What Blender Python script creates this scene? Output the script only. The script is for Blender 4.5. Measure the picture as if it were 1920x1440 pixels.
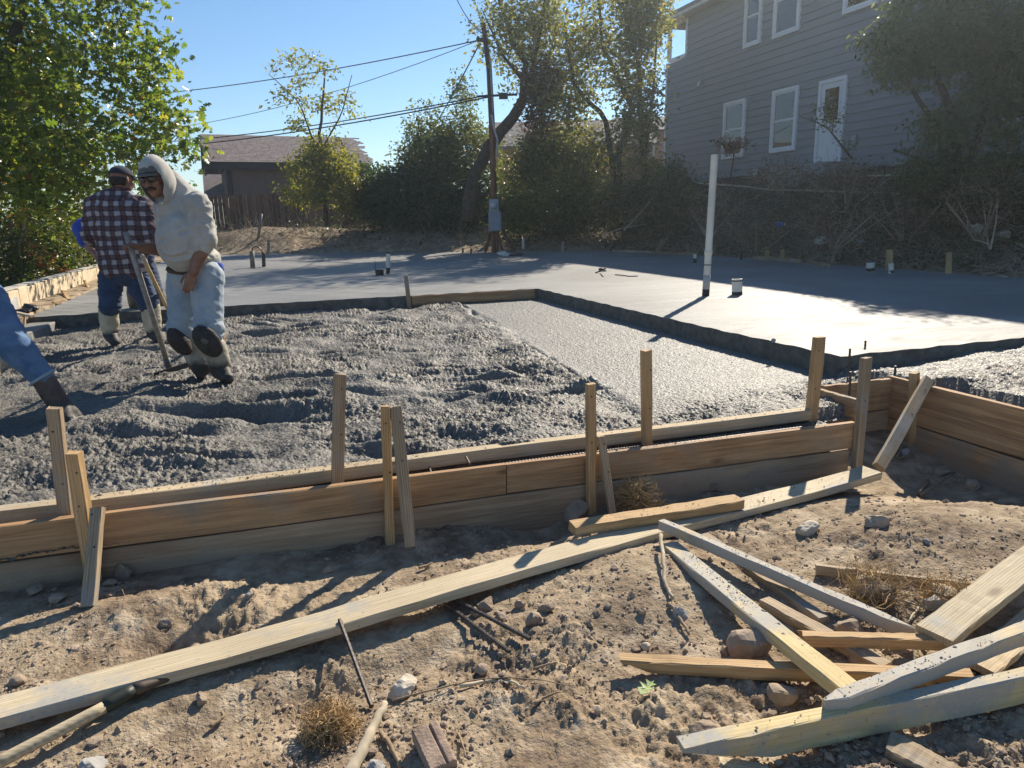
import bpy, bmesh, math, random
import numpy as np
from mathutils import Matrix, Vector

for _o in list(bpy.data.objects):
    bpy.data.objects.remove(_o, do_unlink=True)
scene = bpy.context.scene
COL = scene.collection
RNG = np.random.default_rng(7)
random.seed(7)
rad = math.radians

# ------------------------------------------------------------------ camera
# World axes follow the slab: u (x) to the right across it, v (y) away from us, z up, slab top z = 0.
F_PX, PITCH, ROLL, YAW, CAM_H = 1331.0, rad(13.285), rad(1.27), rad(18.7), 1.0
_sy, _cy, _sp, _cp = math.sin(YAW), math.cos(YAW), math.sin(PITCH), math.cos(PITCH)
C_FWD = np.array([_cp * _sy, _cp * _cy, -_sp])
_down = np.array([-_sp * _sy, -_sp * _cy, -_cp])
_right = np.array([_cy, -_sy, 0.0])
C_RIGHT = math.cos(ROLL) * _right + math.sin(ROLL) * _down
C_DOWN = -math.sin(ROLL) * _right + math.cos(ROLL) * _down
CAM = np.array([0.0, 0.0, CAM_H])
GR = np.array([_cy, -_sy, 0.0])          # level direction to the right of the view
GF = np.array([_sy, _cy, 0.0])           # level direction of the view
UP = np.array([0.0, 0.0, 1.0])
cam_d = bpy.data.cameras.new("camera")
cam = bpy.data.objects.new("camera", cam_d)
COL.objects.link(cam)
cam_d.sensor_width = 36.0
cam_d.lens = 36.0 * F_PX / 1920.0
cam_d.clip_start = 0.05
cam_d.clip_end = 1500.0
m = Matrix.Identity(4)
for i in range(3):
    m[i][0] = C_RIGHT[i]; m[i][1] = -C_DOWN[i]; m[i][2] = -C_FWD[i]; m[i][3] = CAM[i]
cam.matrix_world = m
scene.camera = cam

# ------------------------------------------------------------------ light
SUN_EL, SUN_AZ = rad(35.5), rad(44.4)      # azimuth of the sun measured from +u towards +v
world = bpy.data.worlds.new("World")
scene.world = world
world.use_nodes = True
_wn = world.node_tree
_bg = _wn.nodes["Background"]
_sky = _wn.nodes.new("ShaderNodeTexSky")
_sky.sky_type = 'NISHITA'
_sky.sun_disc = False
_sky.sun_elevation = SUN_EL
_sky.sun_rotation = rad(90) - SUN_AZ
_sky.air_density = 1.0
_sky.dust_density = 0.0
_sky.ozone_density = 3.0
_sky.altitude = 150
_hs = _wn.nodes.new("ShaderNodeHueSaturation")
_hs.inputs['Saturation'].default_value = 1.12
_wn.links.new(_sky.outputs[0], _hs.inputs['Color'])
_wn.links.new(_hs.outputs[0], _bg.inputs[0])
_bg.inputs[1].default_value = 0.082
sun_d = bpy.data.lights.new("sun", 'SUN')
sun_d.energy = 4.8
sun_d.angle = rad(0.53)
sun_d.color = (1.0, 0.90, 0.75)
sun = bpy.data.objects.new("sun", sun_d)
COL.objects.link(sun)
sun.location = (30, 30, 30)
_sd = Vector((math.cos(SUN_AZ) * math.cos(SUN_EL), math.sin(SUN_AZ) * math.cos(SUN_EL), math.sin(SUN_EL)))
sun.rotation_euler = _sd.to_track_quat('Z', 'Y').to_euler()
scene.view_settings.view_transform = 'Standard'
scene.view_settings.look = 'None'
scene.view_settings.gamma = 1.0
scene.view_settings.use_curve_mapping = False
scene.view_settings.exposure = 0.72
scene.cycles.max_bounces = 6
scene.cycles.transparent_max_bounces = 8
scene.cycles.sample_clamp_indirect = 6.0
scene.cycles.sample_clamp_direct = 12.0

# ------------------------------------------------------------------ finding places
def ray(x, y):
    return C_RIGHT * ((x - 960) / F_PX) + C_DOWN * ((y - 720) / F_PX) + C_FWD
def at(x, y, z):
    d = ray(x, y); return CAM + d * ((z - CAM_H) / d[2])
def atu(x, y, u):
    d = ray(x, y); return CAM + d * (u / d[0])
def atv(x, y, v):
    d = ray(x, y); return CAM + d * (v / d[1])
def atY(x, y, Y):
    d = ray(x, y); return CAM + d * (Y / (d @ GF))
def nrm(a):
    a = np.asarray(a, float); return a / np.linalg.norm(a)

# ------------------------------------------------------------------ noise
_LAT = np.random.default_rng(11).random((256, 256))
def vnoise(x, y, seed=0):
    x = x + seed * 37.17; y = y + seed * 91.73
    xi = np.floor(x).astype(int); yi = np.floor(y).astype(int)
    fx = x - xi; fy = y - yi
    fx = fx * fx * (3 - 2 * fx); fy = fy * fy * (3 - 2 * fy)
    a = _LAT[xi & 255, yi & 255]; b = _LAT[(xi + 1) & 255, yi & 255]
    c = _LAT[xi & 255, (yi + 1) & 255]; d = _LAT[(xi + 1) & 255, (yi + 1) & 255]
    return (a * (1 - fx) + b * fx) * (1 - fy) + (c * (1 - fx) + d * fx) * fy - 0.5
def fbm(x, y, fr, octv=4, gain=0.5, seed=0):
    t = 0; a = 1
    for i in range(octv):
        t = t + a * vnoise(x * fr, y * fr, seed + i); fr *= 2.03; a *= gain
    return t
def sstep(a, b, x):
    t = np.clip((x - a) / (b - a), 0, 1); return t * t * (3 - 2 * t)
def gauss(x, y, cx, cy, sx, sy=None, ang=0.0):
    sy = sy or sx
    dx = x - cx; dy = y - cy; c, s = math.cos(ang), math.sin(ang)
    return np.exp(-0.5 * (((dx * c + dy * s) / sx) ** 2 + ((-dx * s + dy * c) / sy) ** 2))

# ------------------------------------------------------------------ objects
def tag(o, label=None, cat=None, group=None, kind=None):
    if label: o['label'] = label
    if cat: o['category'] = cat
    if group: o['group'] = group
    if kind: o['kind'] = kind
    return o
def thing(name, label, cat, loc=(0, 0, 0), group=None):
    o = bpy.data.objects.new(name, None); COL.objects.link(o)
    o.empty_display_size = 0.1
    o.location = loc
    return tag(o, label, cat, group)
def link(name, me, mat=None, parent=None, world_coords=True):
    o = bpy.data.objects.new(name, me); COL.objects.link(o)
    if mat is not None:
        for mm in (mat if isinstance(mat, (list, tuple)) else [mat]): me.materials.append(mm)
    if parent is not None:
        o.parent = parent
        if world_coords and parent.type == 'EMPTY':
            o.location = -Vector(parent.location)
    return o
def mesh_np(name, V, Fc, mat=None, parent=None, smooth=False, attr=None, kind=None):
    """V (n,3); Fc an (m,k) array or a list of those."""
    if not isinstance(Fc, list): Fc = [Fc]
    Fc = [np.asarray(f) for f in Fc if len(f)]
    me = bpy.data.meshes.new(name)
    V = np.asarray(V, np.float32)
    me.vertices.add(len(V)); me.vertices.foreach_set("co", V.ravel())
    loops = np.concatenate([f.ravel() for f in Fc]).astype(np.int32)
    tot = np.concatenate([np.full(len(f), f.shape[1]) for f in Fc]).astype(np.int32)
    start = np.concatenate([[0], np.cumsum(tot)[:-1]]).astype(np.int32)
    me.loops.add(len(loops)); me.loops.foreach_set("vertex_index", loops)
    me.polygons.add(len(tot)); me.polygons.foreach_set("loop_start", start)
    me.polygons.foreach_set("use_smooth", np.full(len(tot), bool(smooth)))
    me.update(calc_edges=True)
    if attr is not None:
        a = me.attributes.new("tint", 'FLOAT', 'POINT'); a.data.foreach_set("value", np.asarray(attr, np.float32))
    o = link(name, me, mat, parent)
    if kind: o['kind'] = kind
    return o

class Geo:
    """collects boxes, tubes, lumps; builds ONE mesh."""
    def __init__(self): self.V = []; self.F = {}; self.n = 0
    def add(self, V, F):
        V = np.asarray(V, float)
        for f in (F if isinstance(F, list) else [F]):
            f = np.asarray(f)
            if len(f): self.F.setdefault(f.shape[1], []).append(f + self.n)
        self.V.append(V); self.n += len(V); return self
    def box(self, c, size, X=(1, 0, 0), Y=(0, 1, 0), Z=(0, 0, 1)):
        c = np.asarray(c, float); X, Y, Z = (np.asarray(a, float) for a in (X, Y, Z))
        V = [c + X * size[0] / 2 * a + Y * size[1] / 2 * b + Z * size[2] / 2 * d for d in (-1, 1) for b in (-1, 1) for a in (-1, 1)]
        return self.add(V, np.array([[0, 2, 3, 1], [4, 5, 7, 6], [0, 1, 5, 4], [2, 6, 7, 3], [0, 4, 6, 2], [1, 3, 7, 5]]))
    def box2(self, lo, hi):
        lo = np.asarray(lo, float); hi = np.asarray(hi, float)
        return self.box((lo + hi) / 2, hi - lo)
    def tube(self, pts, r, n=6, cap=True):
        P = np.asarray(pts, float); k = len(P)
        r = np.full(k, r) if np.isscalar(r) else np.asarray(r, float)
        T = np.gradient(P, axis=0); T /= np.linalg.norm(T, axis=1)[:, None] + 1e-9
        ref = np.array([0, 0, 1.0]) if abs(T[0][2]) < 0.9 else np.array([1.0, 0, 0])
        N = np.cross(T, ref); N /= np.linalg.norm(N, axis=1)[:, None] + 1e-9
        B = np.cross(T, N)
        a = np.arange(n) * 2 * math.pi / n
        V = P[:, None, :] + r[:, None, None] * (N[:, None, :] * np.cos(a)[None, :, None] + B[:, None, :] * np.sin(a)[None, :, None])
        i = np.arange(k - 1)[:, None] * n; j = np.arange(n)[None, :]; j2 = (j + 1) % n
        Q = np.stack([i + j, i + j2, i + n + j2, i + n + j], -1).reshape(-1, 4)
        V = V.reshape(-1, 3); Fl = [Q]
        if cap:
            V = np.concatenate([V, P[:1], P[-1:]]); c0, c1 = k * n, k * n + 1
            jj = np.arange(n); j2 = (jj + 1) % n
            Fl.append(np.stack([np.full(n, c0), j2, jj], -1))
            Fl.append(np.stack([np.full(n, c1), (k - 1) * n + jj, (k - 1) * n + j2], -1))
        return self.add(V, Fl)
    def prism(self, poly, axis_vec):
        P = np.asarray(poly, float); n = len(P); A = np.asarray(axis_vec, float)
        V = np.concatenate([P, P + A]); j = np.arange(n); j2 = (j + 1) % n
        self.add(V, [np.stack([j, j2, j2 + n, j + n], -1)])
        self.F.setdefault(n, []).append(np.array([j[::-1]]) + self.n - 2 * n)
        self.F.setdefault(n, []).append(np.array([j + n]) + self.n - 2 * n)
        return self
    def lump(self, c, rx, ry, rz, seed=0, rough=0.2, sub=1, rot=0.0):
        V, Fi = ICO[sub]
        r = np.random.default_rng(seed)
        k = r.normal(size=(13, 3)); k /= np.linalg.norm(k, axis=1)[:, None]; hk = r.uniform(1 - 1.5 * rough, 1.0, 13)
        pr = V @ k.T; d = np.where(pr > .05, hk / np.maximum(pr, .05), 9).min(1); d = np.minimum(d, 1.08) + r.normal(0, rough * 0.07, len(V))
        W = V * d[:, None] * np.array([rx, ry, rz]); cs, sn = math.cos(rot), math.sin(rot)
        W = W @ np.array([[cs, sn, 0], [-sn, cs, 0], [0, 0, 1]])
        return self.add(W + np.asarray(c), Fi)
    def build(self, name, mat=None, parent=None, smooth=False, kind=None, bevel=0):
        o = mesh_np(name, np.concatenate(self.V), [np.concatenate(f) for f in self.F.values()], mat, parent, smooth, kind=kind)
        if bevel:
            b = o.modifiers.new("bevel", 'BEVEL'); b.width = bevel; b.segments = 2; b.limit_method = 'ANGLE'
        return o
def _ico(sub):
    b = bmesh.new(); bmesh.ops.create_icosphere(b, subdivisions=sub, radius=1.0)
    V = np.array([v.co[:] for v in b.verts]); Fi = np.array([[v.index for v in f.verts] for f in b.faces]); b.free(); return V, Fi
ICO = {0: _ico(1), 1: _ico(2), 2: _ico(3), 3: _ico(4)}

# ------------------------------------------------------------------ materials
class NT:
    def __init__(self, name):
        self.m = bpy.data.materials.new(name); self.m.use_nodes = True
        self.t = self.m.node_tree; self.b = self.t.nodes["Principled BSDF"]; self.out = self.t.nodes["Material Output"]
        self.tc = self.t.nodes.new("ShaderNodeTexCoord")
    def n(self, typ, **kw):
        nd = self.t.nodes.new(typ)
        for k, v in kw.items(): setattr(nd, k, v)
        return nd
    def l(self, a, b): self.t.links.new(a, b)
    def put(self, sock, v):
        if hasattr(v, 'links') or isinstance(v, bpy.types.NodeSocket): self.l(v, sock)
        else: sock.default_value = v
    def coords(self, scale=(1, 1, 1), rand=False, src='Object', loc=(0, 0, 0), rot=(0, 0, 0)):
        mp = self.n("ShaderNodeMapping"); mp.inputs[3].default_value = scale; mp.inputs[1].default_value = loc; mp.inputs[2].default_value = rot
        s = self.tc.outputs[src]
        if rand:
            oi = self.n("ShaderNodeObjectInfo"); ml = self.n("ShaderNodeMath", operation='MULTIPLY'); ml.inputs[1].default_value = 37.0
            self.l(oi.outputs['Random'], ml.inputs[0])
            ad = self.n("ShaderNodeVectorMath", operation='ADD'); self.l(s, ad.inputs[0]); self.l(ml.outputs[0], ad.inputs[1]); s = ad.outputs[0]
        self.l(s, mp.inputs[0]); return mp.outputs[0]
    def noise(self, co, sc, det=3, rough=0.55, dist=0.0):
        nd = self.n("ShaderNodeTexNoise"); self.l(co, nd.inputs['Vector'])
        nd.inputs['Scale'].default_value = sc; nd.inputs['Detail'].default_value = det
        nd.inputs['Roughness'].default_value = rough; nd.inputs['Distortion'].default_value = dist
        return nd.outputs[0]
    def voro(self, co, sc, feature='F1', out=0):
        nd = self.n("ShaderNodeTexVoronoi", feature=feature); self.l(co, nd.inputs['Vector']); nd.inputs['Scale'].default_value = sc
        return nd.outputs[out]
    def ramp(self, fac, stops):
        nd = self.n("ShaderNodeValToRGB"); self.l(fac, nd.inputs[0]); e = nd.color_ramp.elements
        while len(e) < len(stops): e.new(0.5)
        for el, (p, c) in zip(e, stops):
            el.position = p; el.color = (c, c, c, 1) if np.isscalar(c) else (*c, 1)
        return nd.outputs[0]
    def mix(self, fac, a, b, blend='MIX'):
        nd = self.n("ShaderNodeMix", data_type='RGBA', blend_type=blend)
        self.put(nd.inputs[0], fac)
        for i, v in ((6, a), (7, b)):
            self.put(nd.inputs[i], (*v, 1) if isinstance(v, (tuple, list)) and len(v) == 3 else v)
        return nd.outputs[2]
    def math(self, op, a, b=0.0, clamp=False):
        nd = self.n("ShaderNodeMath", operation=op, use_clamp=clamp); self.put(nd.inputs[0], a); self.put(nd.inputs[1], b); return nd.outputs[0]
    def bump(self, h, strength=0.3, dist=0.01):
        nd = self.n("ShaderNodeBump"); nd.inputs['Strength'].default_value = strength; nd.inputs['Distance'].default_value = dist
        self.l(h, nd.inputs['Height']); self.l(nd.outputs[0], self.b.inputs['Normal']); return nd.outputs[0]
    def set(self, col=None, rough=None, spec=None, metal=None):
        for k, v in (('Base Color', col), ('Roughness', rough), ('Specular IOR Level', spec), ('Metallic', metal)):
            if v is not None:
                self.put(self.b.inputs[k], (*v, 1) if isinstance(v, (tuple, list)) and len(v) == 3 else v)
        return self
    def attr(self, name='tint'):
        nd = self.n("ShaderNodeAttribute"); nd.attribute_name = name; return nd.outputs['Fac']

def plain(name, col, rough=0.6, var=0.15, sc=8.0, metal=0.0, bump=0.0, bsc=60.0, spec=0.4):
    g = NT(name); co = g.coords(rand=True)
    nz = g.noise(co, sc, 4)
    lo = tuple(c * (1 - var) for c in col); hi = tuple(min(1, c * (1 + var)) for c in col)
    g.set(g.ramp(nz, [(0.3, lo), (0.7, hi)]), rough, spec, metal)
    if bump: g.bump(g.noise(co, bsc, 3), bump, 0.01)
    return g.m

def wood(name, c1, c2, stain=0.0, stain_col=(0.30, 0.29, 0.27), rough=0.75, knots=0.6, stain_sc=2.6):
    g = NT(name); co = g.coords(rand=True)
    gr = g.coords((2.2, 60, 60), rand=True)
    n1 = g.noise(gr, 2.2, 5, 0.65, 0.5)
    wv = g.n("ShaderNodeTexWave", wave_type='BANDS', bands_direction='Y')
    g.l(g.coords((0.5, 14, 14), rand=True), wv.inputs['Vector'])
    wv.inputs['Scale'].default_value = 2.2; wv.inputs['Distortion'].default_value = 7.0; wv.inputs['Detail'].default_value = 3; wv.inputs['Detail Scale'].default_value = 0.9
    f = g.math('ADD', g.math('MULTIPLY', n1, 0.8), g.math('MULTIPLY', wv.outputs[1], 0.2))
    col = g.ramp(f, [(0.28, c1), (0.5, tuple((a + b) / 2 for a, b in zip(c1, c2))), (0.72, c2)])
    vk = g.voro(g.coords((2.1, 6.5, 6.5), rand=True), 1.0)
    kn = g.ramp(vk, [(0.05, 1.0), (0.13, 0.0)])
    col = g.mix(g.math('MULTIPLY', kn, knots), col, (0.11, 0.06, 0.035))
    big = g.noise(co, 1.7, 2)
    col = g.mix(0.5, col, g.mix(1.0, col, g.ramp(big, [(0.3, 0.62), (0.7, 1.25)]), 'MULTIPLY'))
    if stain > 0:
        sn = g.noise(co, stain_sc, 5, 0.62)
        th = 0.74 - 0.4 * stain
        sf = g.ramp(sn, [(th - 0.05, 0.0), (th + 0.05, 1.0)])
        spl = g.noise(co, 55, 3)
        sf2 = g.math('MULTIPLY', sf, g.ramp(spl, [(0.25, 0.5), (0.6, 0.97)]))
        col = g.mix(sf2, col, stain_col)
        dots = g.ramp(g.noise(co, 75, 2), [(0.68, 0.0), (0.72, 0.6)])
        col = g.mix(dots, col, (0.16, 0.155, 0.15))
    g.set(col, rough, 0.25)
    g.bump(g.math('ADD', n1, g.math('MULTIPLY', g.noise(co, 160, 2), 0.5)), 0.25, 0.0015)
    return g.m

# ------------------------------------------------------------------ palette
W_FORM = wood("form_board_wood", (0.26, 0.145, 0.075), (0.56, 0.35, 0.18), 0.40, (0.27, 0.23, 0.18), stain_sc=1.5)
W_FORM_LOW = wood("form_board_grey_wood", (0.25, 0.165, 0.105), (0.47, 0.34, 0.215), 0.45, (0.36, 0.28, 0.20), stain_sc=1.2)
W_SCREED = wood("cement_dusted_wood", (0.36, 0.27, 0.165), (0.62, 0.50, 0.325), 0.42, (0.45, 0.40, 0.32))
W_PLANK = wood("bleached_plank_wood", (0.38, 0.30, 0.19), (0.66, 0.56, 0.385), 0.40, (0.36, 0.35, 0.32))
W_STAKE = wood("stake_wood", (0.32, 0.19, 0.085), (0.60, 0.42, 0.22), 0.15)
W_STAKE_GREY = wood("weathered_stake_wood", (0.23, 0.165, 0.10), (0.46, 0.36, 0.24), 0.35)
W_COATED = wood("cement_coated_wood", (0.42, 0.32, 0.185), (0.64, 0.52, 0.32), 0.80, (0.42, 0.40, 0.36), stain_sc=1.6)
W_YELLOW = wood("yellow_pine_cement_splash", (0.50, 0.37, 0.17), (0.72, 0.58, 0.31), 0.55, (0.38, 0.37, 0.34), stain_sc=1.9)
W_DARK = wood("dark_old_wood", (0.05, 0.032, 0.022), (0.13, 0.085, 0.06), 0.0)
M_STEEL = plain("rusty_steel", (0.10, 0.085, 0.075), 0.55, 0.4, 40, 0.6)
M_PVC = plain("white_pvc", (0.72, 0.68, 0.58), 0.45, 0.1, 6)
M_BLACKTAPE = plain("black_sleeve", (0.03, 0.03, 0.03), 0.6)
M_STONE = plain("dusty_stone", (0.33, 0.255, 0.185), 0.95, 0.32, 9, bump=0.6, bsc=28)
M_PALESTONE = plain("pale_stone", (0.52, 0.46, 0.36), 0.95, 0.25, 14, bump=0.6, bsc=35)
M_GREYSTONE = plain("grey_stone", (0.32, 0.31, 0.29), 0.9, 0.25, 14, bump=0.6, bsc=35)
M_STRAW = plain("dry_straw", (0.48, 0.33, 0.16), 0.9, 0.35, 30)
M_TWIG = plain("dry_twig", (0.30, 0.22, 0.14), 0.9, 0.3, 12)
M_PALETWIG = plain("pale_dead_wood", (0.50, 0.42, 0.30), 0.9, 0.3, 12)
M_BRUSH = plain("dead_brush", (0.34, 0.25, 0.18), 0.95, 0.4, 3)
M_BARK = plain("bark", (0.075, 0.055, 0.042), 0.95, 0.4, 8, bump=0.8, bsc=20)

def mat_dirt():
    g = NT("dirt"); co = g.coords()
    a = g.noise(co, 2.1, 5, 0.62); b = g.noise(co, 15, 5, 0.65); c = g.noise(co, 75, 3, 0.6)
    tan = g.ramp(b, [(0.25, (0.20, 0.148, 0.097)), (0.5, (0.36, 0.28, 0.188)), (0.75, (0.51, 0.415, 0.295))])
    dark = g.ramp(b, [(0.3, (0.10, 0.07, 0.048)), (0.7, (0.27, 0.195, 0.135))])
    col = g.mix(g.ramp(a, [(0.42, 0.0), (0.62, 0.85)]), tan, dark)
    vp = g.voro(co, 70); peb = g.ramp(vp, [(0.12, 1.0), (0.3, 0.0)]); b = g.math('ADD', g.math('MULTIPLY', b, .75), g.math('MULTIPLY', c, .25))
    col = g.mix(g.math('MULTIPLY', peb, 0.35), col, (0.46, 0.37, 0.25))
    sx = g.n("ShaderNodeSeparateXYZ"); g.l(co, sx.inputs[0])
    col = g.mix(g.ramp(g.noise(co, 5.5, 4, .6), [(.54, 0), (.66, .7)]), col, (.52, .425, .305)); far = g.math('MAXIMUM', g.ramp(g.math('MULTIPLY', g.math('SUBTRACT', sx.outputs[0], 9.6), 0.4), [(0, 0.0), (1, 1.0)]),
                 g.ramp(g.math('MULTIPLY', g.math('SUBTRACT', sx.outputs[1], 24.0), 0.12), [(0, 0.0), (1, 1.0)]))
    litter = g.ramp(b, [(0.3, (0.05, 0.038, 0.028)), (0.6, (0.115, 0.085, 0.06)), (0.8, (0.2, 0.16, 0.115))])
    col = g.mix(far, col, litter)
    g.set(col, 0.96, 0.15)
    g.bump(g.math('ADD', g.math('MULTIPLY', b, 0.6), g.math('MULTIPLY', c, 0.45)), 0.7, 0.02)
    return g.m
M_DIRT = mat_dirt()

def mat_wet():
    g = NT("wet_concrete"); co = g.coords()
    a = g.noise(co, 1.1, 4, 0.6); b = g.noise(co, 45, 4, 0.7)
    v = g.voro(co, 62)
    f = g.math('ADD', g.math('MULTIPLY', b, 0.6), g.math('MULTIPLY', a, 0.45))
    col = g.ramp(f, [(0.35, (0.066, 0.061, 0.053)), (0.55, (0.158, 0.147, 0.128)), (0.75, (0.30, 0.28, 0.245))])
    sx = g.n("ShaderNodeSeparateXYZ"); g.l(co, sx.inputs[0])
    ed = g.math('SUBTRACT', sx.outputs[0], g.math('ADD', g.math('MULTIPLY', sx.outputs[1], 0.077), 1.71))
    strip = g.math('MULTIPLY', g.ramp(g.math('MULTIPLY', g.math('ADD', ed, 0.2), 3.0), [(0.3, 0.0), (0.7, 1.0)]),
                   g.ramp(g.math('MULTIPLY', g.math('SUBTRACT', sx.outputs[1], 3.3), 1.0), [(0.0, 0.0), (0.9, 1.0)]))
    col = g.mix(g.math('MULTIPLY', strip, 0.6), col, (0.22, 0.216, 0.2))
    g.set(col, g.ramp(b, [(0.3, 0.45), (0.7, 0.75)]), 0.32)
    h = g.math('ADD', g.math('MULTIPLY', b, 0.7), g.math('MULTIPLY', v, 0.8))
    g.bump(h, 0.6, 0.012)
    return g.m
M_WET = mat_wet()

def mat_slab():
    g = NT("troweled_concrete"); co = g.coords()
    a = g.noise(co, 0.55, 4, 0.6, 0.6); st = g.noise(g.coords((1.0, 3.2, 1.0), rot=(0, 0, 0.35)), 1.6, 5, 0.62, 1.6)
    fine = g.noise(co, 34, 4, 0.6)
    w = g.n("ShaderNodeTexWave", wave_type='RINGS', rings_direction='Z'); g.l(g.coords((1, 1, 1), loc=(-2.0, 1.5, 0)), w.inputs['Vector'])
    w.inputs['Scale'].default_value = 5.5; w.inputs['Distortion'].default_value = 16; w.inputs['Detail'].default_value = 4; w.inputs['Detail Scale'].default_value = 0.35
    f = g.math('ADD', g.math('MULTIPLY', st, 0.6), g.math('MULTIPLY', a, 0.4))
    col = g.ramp(f, [(0.33, (0.155, 0.154, 0.149)), (0.5, (0.24, 0.238, 0.228)), (0.68, (0.32, 0.316, 0.30))])
    col = g.mix(0.30, col, g.ramp(w.outputs[1], [(0.3, (.19, .188, .178)), (.7, (.34, .335, .315))])); col = g.mix(0.6, col, g.mix(1.0, col, g.ramp(g.noise(co, 0.35, 4, .65, 1.2), [(.35, .62), (.65, 1.25)]), 'MULTIPLY')); col = g.mix(0.22, col, g.ramp(fine, [(0.35, (0.12, 0.12, 0.115)), (0.65, (0.40, 0.39, 0.37))]))
    rg = g.ramp(f, [(0.35, 0.46), (0.65, 0.66)])
    sx = g.n("ShaderNodeSeparateXYZ"); g.l(co, sx.inputs[0])
    dry = g.ramp(g.math('MULTIPLY', g.math('ADD', sx.outputs[0], 1.0), 0.16), [(0.2, -0.06), (0.9, 0.03)])
    g.set(col, g.math('ADD', rg, dry), 0.2)
    g.bump(g.math('ADD', g.math('ADD', g.math('MULTIPLY', st, 0.9), g.math('MULTIPLY', fine, 0.25)), g.math('MULTIPLY', w.outputs[1], 0.12)), 0.42, 0.012)
    return g.m
M_SLAB = mat_slab()
M_EDGE = plain("rough_concrete_edge", (0.12, 0.115, 0.105), 0.9, 0.4, 14, bump=0.8, bsc=40)

# ------------------------------------------------------------------ ground
FAR_EDGE = [(-60, 40.0), (-2.9, 26.0), (-1.31, 24.8), (3.22, 22.76), (7.04, 19.58), (9.27, 18.26), (9.95, 13.2), (10.02, 7.1), (10.3, 3.8)]
_fe_u = np.array([p[0] for p in FAR_EDGE[1:6]]); _fe_v = np.array([p[1] for p in FAR_EDGE[1:6]])
def far_v(u): return np.interp(u, _fe_u, _fe_v)
def h_ground(u, v, fine=True):
    u = np.asarray(u, float); v = np.asarray(v, float)
    # near dirt
    hf = -0.415 + 0.045 * fbm(u, v, 1.1, 3, 0.5, 3)
    hf = hf + 0.10 * gauss(u, v, 2.75, 2.05, 0.55, 0.28, 0.2) + 0.05 * gauss(u, v, 1.35, 2.35, 0.3, 0.18)
    hf = hf - 0.20 * gauss(u, v, 3.6, 2.75, 0.42, 0.42) - 0.07 * gauss(u, v, 2.7, 2.95, 0.5, 0.12)
    hf = hf - 0.09 * gauss(u, v, -0.42, 2.42, 0.14, 0.07, 0.3) - 0.05 * gauss(u, v, 0.03, 2.46, 0.08, 0.05)
    hf = hf - 0.13 * gauss(u, v, 1.13, 2.93, 0.13, 0.10) - 0.03 * gauss(u, v, 0.46, 1.98, 0.05, 0.03)
    hf = hf + 0.06 * gauss(u, v, -0.35, 1.62, 0.16, 0.12) + 0.05 * gauss(u, v, 1.0, 2.1, 0.3, 0.14) - 0.05 * gauss(u, v, 0.2, 2.08, 0.35, 0.07, 0.1)
    hf = hf + 0.045 * gauss(u, v, -0.6, 2.75, 0.3, 0.09) - 0.05 * gauss(u, v, -0.35, 1.9, 0.4, 0.08, 0.25)
    # behind and beside the slab
    e = v - far_v(u)
    lip = -0.03
    hb = lip + 0.55 * sstep(0.4, 4.5, e) + 0.16 * sstep(0.1, 0.9, e) * (0.6 + 1.6 * fbm(u, v, 0.45, 3, 0.5, 9)).clip(0.05, 1.6)
    hb = hb + 0.34 * gauss(u, v, 4.4, 24.2, 1.5, 0.8, -0.6) + 0.42 * gauss(u, v, 0.4, 26.2, 1.3, 0.9, -0.5)
    bank = lip + 2.02 * sstep(0.1, 4.3, u - 9.9) * sstep(-2, 3, v) + 0.0
    bank = bank + 0.10 * fbm(u, v, 0.9, 3, 0.5, 21) * sstep(0.2, 1.2, u - 9.9)
    hb = np.maximum(hb, bank * (1 - 0.5 * sstep(22, 30, v)))
    lf = 0.02 + 0.10 * sstep(0.0, 0.9, -3.25 - u) + 0.25 * sstep(1.0, 6.0, -3.25 - u)
    hb = np.where(u < -2.6, np.where(e > 0, np.maximum(hb, lf), lf), hb)
    hb = np.where(np.hypot(u, v) > 45, 0.5 * np.exp(-(np.hypot(u, v) - 45) / 200), hb)
    k = sstep(3.3, 8.0, v) * (u < 9.5) + sstep(9.5, 10.2, u) * (u >= 9.5)
    k = np.clip(k, 0, 1)
    k = np.where(u < -3.0, np.maximum(k * sstep(5.5, 8.5, v), 0), k)
    h = hf * (1 - k) + hb * k
    inside = (u > -2.62) & (u < 9.98) & (v > 3.3) & (e < -0.02)
    inside |= (u > 3.9) & (u < 9.98) & (v > 0.3) & (v <= 3.4)
    inside |= (u > -9.0) & (u < -2.5) & (v > 3.3) & (v < 8.3)
    h = np.where(inside, np.minimum(h, -0.42), h)
    if fine:
        near = np.exp(-np.maximum(np.hypot(u, v) - 3.5, 0) / 9.0); pat = 0.35 + 1.1 * sstep(-.12, .2, fbm(u, v, 1.6, 3, .55, 57))
        lump = fbm(u, v, 6.5, 3, 0.55, 31)
        h = h + np.where(inside, 0, 0.022 * lump * near * pat)
        sm = fbm(u, v, 24, 4, 0.72, 41) + 0.5 * (0.22 - np.abs(vnoise(u * 34, v * 34, 47)))
        h = h + np.where(inside, 0, 0.015 * pat * sm * np.exp(-np.maximum(np.hypot(u, v) - 3.0, 0) / 3.0))
        h = h + np.where(inside, 0, 0.12 * fbm(u, v, 1.7, 4, 0.55, 51) * sstep(0.3, 1.5, np.maximum(e, u - 9.9)))
    return h

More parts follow.
